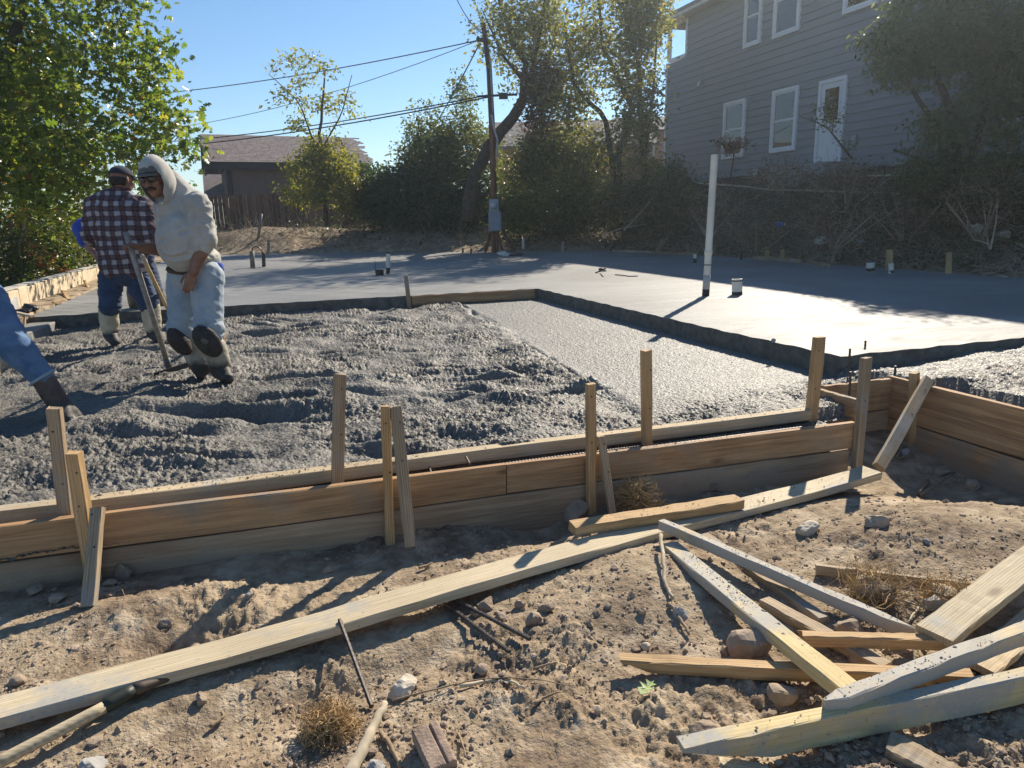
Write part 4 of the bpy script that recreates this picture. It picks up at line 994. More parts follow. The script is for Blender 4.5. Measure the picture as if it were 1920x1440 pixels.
# lower wing roof further back
c0, c1, c2, c3 = atY(377, 289, 39), atY(420, 289, 39), atY(424, 369, 34), atY(383, 369, 34)
nn2 = nrm(np.cross(c1 - c0, c3 - c0)); 
Geo().prism([c0, c1, c2, c3], nn2 * .12).build("wing_roof", M_BSH, bh)

fn = thing("board_fence", "dark brown board fence of upright pickets in front of the brown house", "fence", atY(420, 420, 27))
M_PICKET = [plain("picket_stain_a", (.15, .085, .055), .85, .3, 5), plain("picket_stain_b", (.20, .12, .075), .85, .3, 5), plain("picket_stain_c", (.11, .062, .042), .85, .3, 5)]
p, X, Yd = frame_at(300, 372, 27.0, 10); r = np.random.default_rng(3)
base_me = None
for k in range(60):
    h = 1.95 + r.uniform(-.02, .02); c = p + X * (k * .148) - UP * (h / 2 - r.uniform(0, .02)) + UP * .055 * k * .06
    Geo().box(c + Yd * r.uniform(-.006, .006), (.138, .018, h), X, Yd).build("picket", M_PICKET[int(r.integers(3))], fn)
for xx in (425, 600):
    q = atY(xx, 372, 26.9 + (0.4 if xx > 500 else 0)); Geo().box(q - UP * 1.0, (.11, .1, 2.05), X, Yd).build("post", plain("fence_post", (.16, .11, .075), .85), fn)
for dz in (.35, 1.5): Geo().box(p + X * 4.4 + Yd * .05 - UP * dz + UP * .1, (8.8, .04, .09), X, Yd).build("rail", M_PICKET[0], fn)

oh = thing("orange_house", "ochre walled house with a grey-brown roof hidden behind the middle trees", "house", atY(1040, 350, 36))
p, X, Yd = frame_at(925, 282, 36, 0)
Geo().box(p + X * 3.2 + Yd * 3 - UP * 1.6, (6.4, 6, 3.3), X, Yd).build("wall", plain("ochre_paint", (.50, .24, .045), .8, .12, 3), oh)
Geo().box(p + X * 1.75 - UP * 1.0 - Yd * .03, (.12, .06, 1.9), X, Yd).build("door_jamb", M_WHITE, oh)
Geo().box(p + X * 2.35 - UP * 1.0 - Yd * .01, (1.05, .05, 1.8), X, Yd).build("door", plain("dark_door", (.02, .02, .022), .5), oh)
g = Geo(); a0 = p - X * .6 - Yd * .5; g.prism([a0, a0 + X * 8.6, a0 + X * 8.2 + Yd * 3.4 + UP * 1.5, a0 + X * .4 + Yd * 3.4 + UP * 1.5], nrm(np.array(UP) * .9 - Yd * .4) * .14)
g.build("roof", plain("weathered_roof", (.20, .17, .16), .95, .3, 6), oh)
th_ = thing("tan_house", "tan house glimpsed between the middle trees and the grey house", "house", atY(1222, 330, 40))
p, X, Yd = frame_at(1165, 255, 40, 0)
Geo().box(p + X * 2.2 + Yd * 3 - UP * 1.5, (4.4, 6, 3.4), X, Yd).build("wall", plain("tan_paint", (.42, .26, .16), .85, .1, 3), th_)
wf_ = Geo().box(p + X * 1.4 - UP * 1.0 - Yd * .02, (.75, .06, 1.0), X, Yd).build("window", M_WHITE, th_)
q = Geo().box(p + X * 1.4 - UP * 1.0 - Yd * .055, (.6, .02, .85), X, Yd).build("pane", M_GLASS, None); q.parent = wf_
g = Geo(); a0 = p - X * .5 - Yd * .5 + UP * .1; g.prism([a0, a0 + X * 5.6, a0 + X * 5.2 + Yd * 3 + UP * 1.0, a0 + X * .4 + Yd * 3 + UP * 1.0], nrm(np.array(UP) - Yd * .3) * .14); g.build("roof", M_SHINGLE, th_)
f2 = thing("board_fence", "short grey-brown board fence beside the far corner of the grey house", "fence", atY(1195, 345, 29))
p, X, Yd = frame_at(1145, 303, 29, 0)
for k in range(16): Geo().box(p + X * k * .15 - UP * .9 + UP * r.uniform(-.03, .03), (.138, .02, 1.8), X, Yd).build("picket", M_PICKET[1], f2)
for dz in (.4, 1.4): Geo().box(p + X * 1.15 - UP * dz + Yd * .04, (2.4, .04, .09), X, Yd).build("rail", M_PICKET[0], f2)

# ------------------------------------------------------------------ poles and wires
M_POLE = plain("pole_wood", (.065, .048, .038), .9, .35, 6, bump=.5, bsc=20)
up_ = thing("utility_pole", "tall leaning wooden utility pole rising out of the shrubs", "pole", atY(926, 345, 22.5))
Geo().tube([atY(929, 445, 22.5), atY(922, 230, 22.5), atY(917, 130, 22.5), atY(906, 44, 22.5)], [.10, .09, .08, .07], 10).build("shaft", M_POLE, up_, True)
Geo().tube([atY(919, 105, 22.3), atY(926, 235, 22.3)], .035, 6).build("conduit", plain("conduit_grey", (.30, .28, .26), .6), up_, True)
Geo().box(atY(944, 180, 22.3), (.26, .16, .16), GR, GF).tube([atY(893, 181, 22.3), atY(970, 177, 22.3)], .035, 6).build("splice_case", M_BLACKTAPE, up_)
Geo().tube([atY(893, 74, 22.4), atY(910, 76, 22.4)], .06, 6).build("insulator", M_BLACKTAPE, up_)
M_WIRE = plain("wire_black", (.02, .02, .022), .7)
def wire(name, a, b, sag, r_, label, n=22):
    a = np.asarray(a); b = np.asarray(b); t_ = np.linspace(0, 1, n)[:, None]
    P = a + (b - a) * t_ - UP * sag * 4 * t_ * (1 - t_); tag(Geo().tube(P, r_, 5).build(name, M_WIRE), label, "wire")
wire("power_line", atY(908, 73, 22.5), atY(120, 186, 36), .35, 0.017, "topmost thick power line running left from the pole")
wire("power_line", atY(902, 74, 22.5), atY(150, 248, 37), .75, 0.011, "thin sagging line second from the top")
wire("power_line", atY(920, 177, 22.5), atY(150, 272, 36), .35, 0.019, "upper of the two low parallel lines")
wire("power_line", atY(920, 181, 22.5), atY(150, 283, 36), .35, 0.022, "lowest thick line of the two low parallel lines")
wire("service_drop", atY(897, 86, 22.5), atY(770, 300, 33), .2, .02, "line dropping steeply from the pole top to the lower left")
wire("service_drop", atY(904, 62, 22.5), atY(840, -40, 26), .25, 0.014, "left of the two wires climbing out of the frame above the pole")
wire("service_drop", atY(907, 60, 22.5), atY(868, -50, 26), -.2, 0.014, "right of the two wires climbing out of the frame above the pole")
wire("power_line", atY(365, 292, 36), atY(400, 299, 32), .0, .03, "short line meeting the brown house's low wing")

pp = at(926, 474, 0.0); YP = pp @ GF
tp = thing("meter_post", "temporary power post with a grey meter and breaker box at the far slab edge", "power post", pp)
Geo().tube([pp - UP * .1, atY(924, 330, YP), atY(922, 212, YP)], [.075, .07, .065], 4).build("post", plain("post_wood", (.19, .085, .045), .9, .3, 6), tp)
Geo().tube([atY(931, 295, YP - .1), atY(933, 262, YP - .1), atY(926, 240, YP - .1), atY(922, 215, YP - .1)], .028, 8).build("conduit", plain("conduit_pale", (.42, .42, .42), .5), tp, True)
mc = Geo().box(atY(926, 386, YP - .12), (.27, .14, .36), GR, GF).build("meter_box", plain("meter_grey", (.33, .35, .37), .45, .1), tp, bevel=.02)
q = Geo().tube([atY(925, 385, YP - .20), atY(925, 385, YP - .30)], [.10, .09], 14).build("meter", plain("meter_glass", (.5, .5, .5), .2), None, True); q.parent = mc
bb = Geo().box(atY(928, 415, YP - .13), (.36, .15, .54), GR, GF).build("breaker_box", plain("breaker_grey", (.22, .25, .29), .5, .1), tp, bevel=.015)
q = Geo().box(atY(928, 415, YP - .21), (.31, .015, .47), GR, GF).build("box_door", plain("breaker_grey_b", (.25, .28, .32), .5, .1), None, bevel=.006); q.parent = bb
for (xa, ya, xb, yb, dY) in ((922, 425, 910, 474, -.5), (932, 410, 965, 474, .2), (930, 425, 943, 476, -.7), (930, 420, 933, 476, -.3)):
    Geo().tube([atY(xa, ya, YP), at(xb, yb, -0.02)], .045, 4).build("brace", plain("brace_wood", (.17, .08, .045), .9, .3, 6), tp)
pipe("pipe_stub", 981, 463, 446, 5, "white pipe stub sticking out of the dirt right of the meter post", z=.12)
tag(Geo().lump(at(949, 476, .05), .24, .16, .08, 12, .6, 2).build("paper_scrap", plain("white_paper", (.75, .74, .70), .8)), "crumpled white paper at the foot of the meter post", "litter")
tag(Geo().lump(at(974, 477, .03), .3, .15, .05, 13, .6, 2).build("tarp_scrap", M_BLACKTAPE), "black rag lying right of the crumpled white paper", "litter")

# wire mesh remnant and metal post on the berm
cl = thing("wire_fence", "remnant of chain link mesh sagging over the brush below the sapling", "fence", atY(490, 455, 24.5))
Geo().tube([atY(483, 456, 24.5), atY(487, 425, 24.5), atY(490, 401, 24.5)], .045, 8).build("post", plain("galvanised", (.20, .20, .20), .5, .2, 10, .6), cl, True)
g = Geo(); q0, q1, q2 = atY(545, 420, 24.8), atY(690, 392, 24.8), atY(560, 380, 24.8)
ex, ez = q1 - q0, q2 - q0
for k in range(-8, 24):
    for s in (1, -1):
        pts = []
        for tt in np.linspace(0, 1, 7):
            a = (k / 18 + .30 * tt) if s > 0 else (k / 18 + .30 - .30 * tt)
            if 0 <= a <= 1: pts.append(q0 + ex * a + ez * tt * (1 - .35 * a) + GF * .15 * math.sin(a * 9 + tt * 2))
        if len(pts) > 2: g.tube(pts, .004, 3, False)
g.build("mesh", plain("galvanised_wire", (.28, .27, .26), .5), cl, kind='stuff')

# ------------------------------------------------------------------ foliage
def leaf_mat(name, stops, trans=0.42, rough=0.42, tcol=None):
    g = NT(name); t = g.attr()
    col = g.ramp(t, stops)
    g.set(col, rough, 0.45)
    tr = g.n("ShaderNodeBsdfTranslucent")
    tc = g.mix(1.0, col, tcol or (2.6, 2.45, 1.05), 'MULTIPLY'); g.l(tc, tr.inputs[0])
    ms = g.n("ShaderNodeMixShader"); ms.inputs[0].default_value = trans
    g.l(g.b.outputs[0], ms.inputs[1]); g.l(tr.outputs[0], ms.inputs[2]); g.l(ms.outputs[0], g.out.inputs[0])
    return g.m
L_OAK = leaf_mat("oak_leaves", [(0, (.036, .070, .016)), (.45, (.092, .145, .030)), (.8, (.185, .22, .048)), (.92, (.24, .21, .055)), (.97, (.24, .10, .04))], .48, .33)
L_SAP = leaf_mat("sapling_leaves", [(0, (0.081, 0.098, 0.021)), (.5, (0.144, 0.155, 0.032)), (.85, (0.218, 0.201, 0.046)), (1, (0.196, 0.115, 0.040))], .5)
L_MID = leaf_mat("dull_leaves", [(0, (.034, .052, .018)), (.5, (.075, .100, .032)), (.8, (.14, .15, .05)), (.95, (.20, .15, .05)), (1, (.18, .08, .035))], .42)
L_OLIVE = leaf_mat("olive_leaves", [(0, (.06, .078, .026)), (.5, (.135, .15, .05)), (.85, (.24, .225, .085)), (.95, (.28, .19, .07)), (1, (.26, .11, .05))], .48)
L_DARK = leaf_mat("ivy_leaves", [(0, (.022, .042, .018)), (.6, (.050, .080, .030)), (.9, (.10, .13, .045)), (1, (.15, .09, .04))], .3, .35)
L_RIGHT = leaf_mat("privet_leaves", [(0, (.06, .085, .05)), (.6, (.10, .13, .07)), (1, (.16, .18, .09))], .35, .38)
L_RED = leaf_mat("redtip_leaves", [(0, (.04, .075, .025)), (.55, (.085, .12, .035)), (.8, (.16, .14, .045)), (.9, (.21, .065, .04)), (1, (.25, .08, .055))], .35, .35)
L_DEAD = leaf_mat("dead_leaves", [(0, (.07, .035, .02)), (.6, (.14, .07, .035)), (1, (.21, .11, .05))], .3, .7, (1.3, 1.2, 1.0))

_LANCE = (np.array([(0, 0, 0), (-.20, .34, .05), (.20, .34, .05), (-.17, .68, .03), (.17, .68, .03), (0, 1, -.06)]), np.array([[0, 2, 1, 1], ])); 
LANCE_V = np.array([(0, 0, 0), (.20, .35, .06), (0, .45, 0), (-.20, .35, .06), (.13, .72, .02), (-.13, .72, .02), (0, 1, -.10)])
LANCE_F = np.array([[0, 1, 2], [0, 2, 3], [1, 4, 2], [2, 5, 3], [2, 4, 6], [2, 6, 5]])
OAK_V = np.array([(a * 1.15, b, .10 * abs(a) - .10 * b * b) for a, b in OAK] + [(0, .45, -.02)])
OAK_F = np.array([[len(OAK), i, (i + 1) % len(OAK)] for i in range(len(OAK))])
QUAD_V = np.array([(0, 0, 0), (.26, .45, .07), (0, 1, -.05), (-.26, .45, .07)]); QUAD_F = np.array([[0, 1, 2], [0, 2, 3]])
def leaf_cloud(name, C, size, tmpl, mat, parent=None, seed=0, droop=0.3, tint=None, kind='stuff', updir=0.5):
    r = np.random.default_rng(seed); n = len(C); TV, TF = tmpl
    D = r.normal(0, 1, (n, 3)); D[:, 2] = D[:, 2] * .6 - droop; D /= np.linalg.norm(D, axis=1)[:, None]
    N = r.normal(0, 1, (n, 3)); N[:, 2] += updir; N -= D * (N * D).sum(1)[:, None]; N /= np.linalg.norm(N, axis=1)[:, None]
    X = np.cross(D, N); s = size * np.clip(np.exp(r.normal(-.08, .30, n)), .4, 1.55)
    V = C[:, None, :] + s[:, None, None] * (X[:, None, :] * TV[None, :, 0:1] + D[:, None, :] * TV[None, :, 1:2] + N[:, None, :] * TV[None, :, 2:3])
    Fi = (TF[None] + (np.arange(n) * len(TV))[:, None, None]).reshape(-1, TF.shape[1])
    t = (r.beta(2, 2, n) if tint is None else tint).clip(0, 1)
    return mesh_np(name, V.reshape(-1, 3), Fi, mat, parent, attr=np.repeat(t, len(TV)), kind=kind)
OAKT, LANC, QUAD = (OAK_V, OAK_F), (LANCE_V, LANCE_F), (QUAD_V, QUAD_F)

def in_blobs(blobs, n, r, shell=0.35):
    vol = np.array([np.prod(b[1]) for b in blobs]) ** .8; vol = vol * np.array([b[2] if len(b) > 2 else 1 for b in blobs]); k = r.choice(len(blobs), n, p=vol / vol.sum())
    d = r.normal(0, 1, (n, 3)); d /= np.linalg.norm(d, axis=1)[:, None]; q = r.random(n) ** shell
    return np.array([blobs[i][0] for i in k]) + d * q[:, None] * np.array([blobs[i][1] for i in k])
def blob(x, y, Y, rx, ry=None, rd=None, w=1):
    p = atY(x, y, Y); s = ((p - CAM) @ C_FWD) / F_PX; ry = ry or rx
    return (p, np.array([rx * s, (rd or (rx + ry) / 2) * s, ry * s]), w)
def tree(name, label, cat, trunk, blobs, ntar, leaf, per, size, mat, seed, spread=.30, bark=None, group=None, along=2, droop=.3, extra=None, shell=.4, twig=.006, tint_fn=None):
    """trunk: list of polylines [(point, radius), ...]; branches reach from them to spots spread through the blobs."""
    r = np.random.default_rng(seed); bark = bark or M_BARK
    t = thing(name, label, cat, trunk[0][0][0], group)
    nodes = []; nr = []; g = Geo()
    for k, pl in enumerate(trunk):
        P = np.array([p for p, _ in pl]); R = np.array([q for _, q in pl]); m_ = max(6, int(np.linalg.norm(np.diff(P, axis=0), axis=1).sum() / .3))
        tt = np.linspace(0, 1, m_); ii = np.linspace(0, 1, len(P))
        Q = np.stack([np.interp(tt, ii, P[:, a]) for a in range(3)], -1); RR = np.interp(tt, ii, R)
        Q[1:-1] += r.normal(0, .25, Q[1:-1].shape) * RR[1:-1, None]
        Geo().tube(Q, RR, 9).build("trunk", bark, t, True)
        s0 = int(len(Q) * .35); nodes += list(Q[s0:]); nr += list(RR[s0:])
    T = in_blobs(blobs, ntar, r, shell); N = np.array(nodes)
    d0 = np.min(np.linalg.norm(T[:, None] - N[None], axis=2), axis=1); T = T[np.argsort(d0)]
    leafs = []
    nodes = list(N); nr = list(nr)
    for q in T:
        N = np.array(nodes); d = np.linalg.norm(N - q, axis=1) + 0.35 * np.maximum(N[:, 2] - q[2], 0); j = int(np.argmin(d)); a = N[j]
        L = np.linalg.norm(q - a)
        if L < .05: continue
        m_ = max(3, int(L / .22)); tt = np.linspace(0, 1, m_ + 1)[:, None]
        P = a + (q - a) * tt + UP * (.12 * L * np.sin(tt * math.pi)) + r.normal(0, .035 * L, (m_ + 1, 3)) * np.sin(tt * math.pi)
        r0 = min(nr[j] * .6, .007 + .012 * L); rr = np.linspace(max(r0, twig), twig * .6, m_ + 1)
        g.tube(P, rr, 5 if r0 > .02 else 3, False)
        nodes += list(P[1:]); nr += list(rr[1:])
        for p in P[-(along + 1):]: leafs.append((p, per))
    if g.V: g.build("branches", bark, t, True, kind='stuff')
    C = np.concatenate([p + r.normal(0, spread, (k, 3)).clip(-1.6 * spread, 1.6 * spread) * [1, 1, .8] for p, k in leafs])
    tint = None if tint_fn is None else tint_fn(C, r)
    leaf_cloud("crown", C, size, leaf, mat, t, seed + 1, droop, tint)
    return t

# the big oak at left, limbs leaning over the planting bed
b0 = np.array([-5.6, 13.6, 0.15])
trunk = [[(b0, .20), (b0 + [.15, -.2, 1.4], .17), (b0 + [.5, -.5, 3.0], .13), (b0 + [.9, -.8, 4.8], .09), (b0 + [1.0, -.8, 6.6], .05)],
         ]
obl = [blob(60, 60, 12.4, 190, 150, 200), blob(110, 215, 12.2, 190, 130, 190), blob(250, 120, 12.8, 85, 110, 110), blob(310, 250, 12.8, 65, 55, 80), blob(335, 215, 12.9, 50, 26, 50, 1.3),
       blob(215, 300, 12.6, 110, 75, 120), blob(60, 340, 12.2, 150, 75, 150), blob(240, -20, 12.6, 70, 60, 100), blob(290, 110, 13.0, 50, 22, 50, 1.4), blob(-60, 150, 12.5, 160, 260, 220), blob(170, 385, 12.9, 110, 35, 90), blob(20, -160, 13, 240, 140, 240), (np.array([-5.9, 13.4, 5.2]), np.array([2.4, 2.4, 2.4]), .55), (np.array([-6.4, 12.6, 3.4]), np.array([1.8, 1.8, 1.3]), .5)]
tree("oak_tree", "big green oak with lobed leaves filling the upper left corner", "tree", [trunk[0]], obl, 900, OAKT, 8, .13, L_OAK, 21, .26, along=2, droop=.25, shell=.5)
Geo().tube([b0 + np.array([.5, -.5, 3.0]), atY(-25, 190, 12.2), atY(12, 110, 12.1), atY(25, 70, 12.0), atY(42, 25, 12.0), atY(48, -30, 12.0)], [.11, .10, .09, .08, .07, .06], 8).build("limb", M_BARK, bpy.data.objects["oak_tree"], True)

# red-tipped hedge below it
for i, (x, y, Y, rx, ry, n, lb) in enumerate(((15, 500, 11.6, 70, 85, 90, "red-tipped shrub at the left edge behind the torn sheet"), (95, 470, 13.2, 60, 75, 90, "green shrub with bare pale stems behind the paver edging"), (165, 470, 14.6, 50, 75, 70, "red-tipped shrub directly left of the plaid shirt"), (40, 420, 13.6, 90, 50, 80, "shrub with pale twigs under the oak at the left edge"))):
    bl = [blob(x, y, Y, rx, ry)]; base = bl[0][0].copy(); base[2] = 0.12
    tr_ = [[(base + [.05 * k, 0, 0], .022), (base + np.array([r1, r2, .5]), .016), (base + np.array([r1 * 2.2, r2 * 2, 1.0]), .01)] for k, (r1, r2) in enumerate(RNG.uniform(-.25, .25, (4, 2)))]
    tree("shrub", lb, "shrub", tr_, bl, n, LANC, 13, .085, L_RED, 40 + i, .13, plain("pale_stem%d" % i, (.30, .22, .15), .9), "hedge shrubs under the oak", tint_fn=lambda C, r: (r.beta(2, 3.2, len(C)) + .42 * (vnoise(C[:, 0] * 1.6, C[:, 2] * 2.2 + C[:, 1], 3) > .2)))

# sapling in front of the brown house
q0 = atY(612, 405, 24.5)
tree("sapling", "slim yellow-green sapling standing in front of the brown house", "tree",
     [[(q0 - UP * .3, .085), (atY(606, 330, 24.5), .065), (atY(600, 250, 24.5), .05), (atY(610, 130, 24.5), .02)], [(atY(602, 300, 24.5), .04), (atY(560, 190, 24.5), .022), (atY(505, 140, 24.5), .01)], [(atY(604, 280, 24.5), .035), (atY(640, 215, 24.5), .02), (atY(660, 140, 24.5), .01)]],
     [blob(605, 345, 24.5, 85, 55, 70, 1.6), blob(600, 290, 24.5, 75, 40, 60, 1.3), blob(590, 190, 24.5, 95, 85, 70, .32), blob(560, 120, 24.5, 60, 35, 50, .25), blob(650, 330, 24.5, 45, 60, 50, 1.2)], 230, QUAD, 13, .125, L_SAP, 61, .17, droop=.5, shell=.55)
# mid-left bushy tree
q0 = atY(830, 425, 25)
tree("bushy_tree", "round bushy green tree left of the leaning trunk", "tree", [[(q0, .10), (atY(838, 330, 25), .08), (atY(845, 240, 25), .04)], [(q0 + [.4, 0, 0], .07), (atY(800, 330, 25), .05), (atY(785, 260, 25), .03)]],
     [blob(835, 270, 25, 85, 75, 80), blob(800, 300, 25, 60, 70, 70), blob(868, 200, 25, 22, 60, 40, .8), blob(890, 290, 25.4, 50, 70, 60), blob(830, 350, 25, 100, 40, 70)], 360, QUAD, 17, .12, L_MID, 71, .25)
tree("hedge_clump", "dark ivy-covered mound of shrubs between the sapling and the bushy tree", "shrub", [[(atY(760, 435, 24.5), .06), (atY(760, 360, 24.5), .04)]],
     [blob(765, 375, 24.6, 80, 60, 70), blob(700, 360, 25.5, 40, 60, 40), blob(840, 395, 24.6, 60, 45, 60)], 330, QUAD, 24, .14, L_DARK, 81, .24, tint_fn=lambda C, r: r.beta(1.6, 2.6, len(C)))
tree("hedge_clump", "dark undergrowth clump between the leaning trunk and the meter post", "shrub", [[(atY(905, 440, 24.6), .05), (atY(905, 380, 24.6), .03)]],
     [blob(895, 390, 25.2, 55, 55, 50), blob(950, 400, 25, 45, 45, 50), blob(880, 420, 24, 50, 25, 40, .6)], 200, QUAD, 22, .13, L_DARK, 83, .22, tint_fn=lambda C, r: r.beta(1.8, 2.4, len(C)))
tree("hedge_clump", "dark undergrowth clump in front of the ochre wall beneath the slender trees", "shrub", [[(atY(1100, 440, 22.6), .05), (atY(1100, 370, 22.6), .03)]],
     [blob(1060, 395, 23, 70, 42, 50), blob(1140, 385, 22.6, 70, 50, 50), blob(1215, 390, 21.5, 45, 60, 40), blob(1010, 425, 22.6, 60, 25, 40, .6)], 260, QUAD, 20, .13, L_DARK, 85, .24, tint_fn=lambda C, r: r.beta(1.8, 2.4, len(C)))
for _i, (_x, _y, _h) in enumerate(((-9.0, 33.5, 7.5), (-14.5, 37, 8.5), (-13.5, 20, 5.5), (-17, 27.5, 7), (-11, 26, 5))):
    _b = np.array([_x, _y, .1])
    tree("shade_tree", ["broad green tree far behind the oak at left", "taller broad tree beyond the oak, left of the picture", "broad tree standing left of the oak, nearest of the far trees", "broad tree midway behind the oak at far left", "low bushy tree directly behind the oak"][_i], "tree", [[(_b, .22), (_b + [.2, 0, _h * .5], .15), (_b + [0, .2, _h * .85], .06)]],
         [(_b + UP * _h * .62, np.array([2.6, 2.6, _h * .36]), 1)], 190, QUAD, 24, .2, L_MID, 87 + _i, .4)
# leaning tree
lt = [(atY(874, 415, 23.2), .21), (atY(884, 345, 23.2), .19), (atY(915, 280, 23.1), .185), (atY(950, 235, 23.0), .175), (atY(982, 185, 23.0), .15)]
tree("leaning_tree", "tree with a thick dark trunk leaning right, its crown thin and twiggy against the sky", "tree",
     [lt, [(atY(980, 190, 23), .13), (atY(985, 120, 23), .09), (atY(955, 60, 23), .06), (atY(930, -20, 23), .03)], [(atY(982, 186, 23), .10), (atY(1005, 100, 23), .06), (atY(1020, 20, 23), .04), (atY(1025, -60, 23), .02)], [(atY(980, 150, 23), .06), (atY(940, 100, 23), .04), (atY(905, 20, 23), .015)]],
     [blob(975, 60, 23, 85, 80, 85), blob(1030, 50, 23.5, 60, 90, 80), blob(945, 25, 23.4, 25, 50, 50, .4), blob(955, 150, 23.6, 30, 45, 50, .5), blob(985, -70, 23, 90, 70, 90, .7), blob(1030, 150, 23, 50, 50, 50, .7)], 340, QUAD, 8, .13, L_OLIVE, 91, .30, shell=.5)
tree("dead_vine", "rust-brown dead vine tangled round the leaning tree's fork", "vine", [[(atY(1010, 300, 22.8), .03), (atY(1015, 220, 22.8), .025), (atY(1020, 150, 22.8), .02)]],
     [blob(1020, 160, 22.7, 45, 50, 40), blob(1005, 220, 22.7, 35, 50, 40, .7)], 130, QUAD, 16, .10, L_DEAD, 95, .18)
# middle trees by the grey house
tree("slender_tree", "tall olive tree whose trunk rises from the brush just left of the grey house", "tree",
     [[(atY(1150, 400, 22), .13), (atY(1160, 300, 22), .11), (atY(1185, 200, 22), .085), (atY(1130, 90, 22.2), .05), (atY(1120, -20, 22.2), .03)], [(atY(1152, 330, 22), .10), (atY(1135, 220, 22), .075), (atY(1075, 160, 22), .05), (atY(1060, 60, 22), .03)]],
     [blob(1110, 90, 22.2, 70, 110, 80), blob(1075, 200, 22, 65, 75, 70), blob(1120, 300, 22, 85, 50, 70), blob(1090, -60, 22, 80, 70, 80, .7)], 360, QUAD, 8, .13, L_OLIVE, 101, .27, shell=.5)
tree("slender_tree", "olive tree touching the grey house's far corner", "tree",
     [[(atY(1212, 380, 21.5), .10), (atY(1205, 260, 21.5), .085), (atY(1198, 120, 21.6), .06), (atY(1165, 0, 21.8), .035)], [(atY(1208, 300, 21.5), .06), (atY(1225, 170, 21.5), .045), (atY(1232, 60, 21.6), .02)]],
     [blob(1195, 70, 21.6, 50, 110, 60), blob(1190, 210, 21.4, 52, 80, 55), blob(1215, 310, 21.3, 40, 50, 50, .7), blob(1215, 20, 21.5, 45, 50, 50), blob(1190, -60, 21.6, 60, 60, 60, .6)], 340, QUAD, 10, .125, L_OLIVE, 111, .26, shell=.5)
tree("understory_shrub", "yellowing shrub in front of the ochre house, right of the meter post", "shrub", [[(atY(1010, 430, 21.5), .05), (atY(1005, 360, 21.5), .03)], [(atY(1075, 420, 21.5), .05), (atY(1075, 340, 21.5), .03)]],
     [blob(985, 320, 22.5, 45, 60, 50, .45), blob(1050, 290, 22.5, 70, 60, 50, .5), blob(1090, 370, 21.4, 80, 50, 50, .5), blob(975, 400, 21.4, 55, 32, 40, .6)], 300, QUAD, 18, .11, L_MID, 121, .28)

# privet tree on the bank in front of the house
rb_ = atY(1795, 345, 13.2)
tree("privet_tree", "large grey-green many-stemmed tree on the bank hiding the right half of the grey house", "tree",
     [[(rb_ - UP * .3, .10), (atY(1800, 250, 13.2), .08), (atY(1760, 150, 13.2), .05), (atY(1720, 60, 13.2), .03)], [(rb_ + [.2, 0, -.3], .08), (atY(1840, 220, 13.2), .06), (atY(1880, 100, 13.2), .035)], [(rb_ + [-.15, 0, -.3], .07), (atY(1770, 260, 13.1), .05), (atY(1700, 150, 13.1), .03)]],
     [blob(1740, 70, 13.2, 125, 85, 90), blob(1690, 100, 13.1, 85, 55, 60), blob(1860, 80, 13.3, 100, 110, 100), blob(1775, 245, 13.2, 80, 75, 60, .9), blob(1880, 200, 13.2, 80, 70, 70, .6), blob(1780, -40, 13.4, 130, 60, 90, .7), blob(1970, 120, 13.3, 90, 130, 90, .8)], 560, LANC, 17, .095, L_RIGHT, 131, .16, droop=.7, shell=.5, along=2)
tree("bare_shrub", "thin bare shrub with few leaves reaching across the white door", "shrub", [[(atY(1598, 298, 15), .022), (atY(1570, 262, 15), .018), (atY(1548, 235, 15), .012), (atY(1500, 218, 15), .006)], [(atY(1560, 250, 15), .012), (atY(1565, 205, 15), .006)]],
     [blob(1555, 215, 15, 32, 28, 25), blob(1590, 270, 15, 22, 28, 20, .4)], 50, LANC, 4, .055, L_MID, 141, .08, twig=.003)
tree("russet_shrub", "small shrub with dry russet leaves below the leftmost lower window", "shrub", [[(atY(1370, 335, 17), .02), (atY(1374, 300, 17), .015), (atY(1380, 275, 17), .01)]],
     [blob(1372, 272, 17, 34, 18, 25)], 45, LANC, 7, .06, L_DEAD, 151, .08, twig=.004)

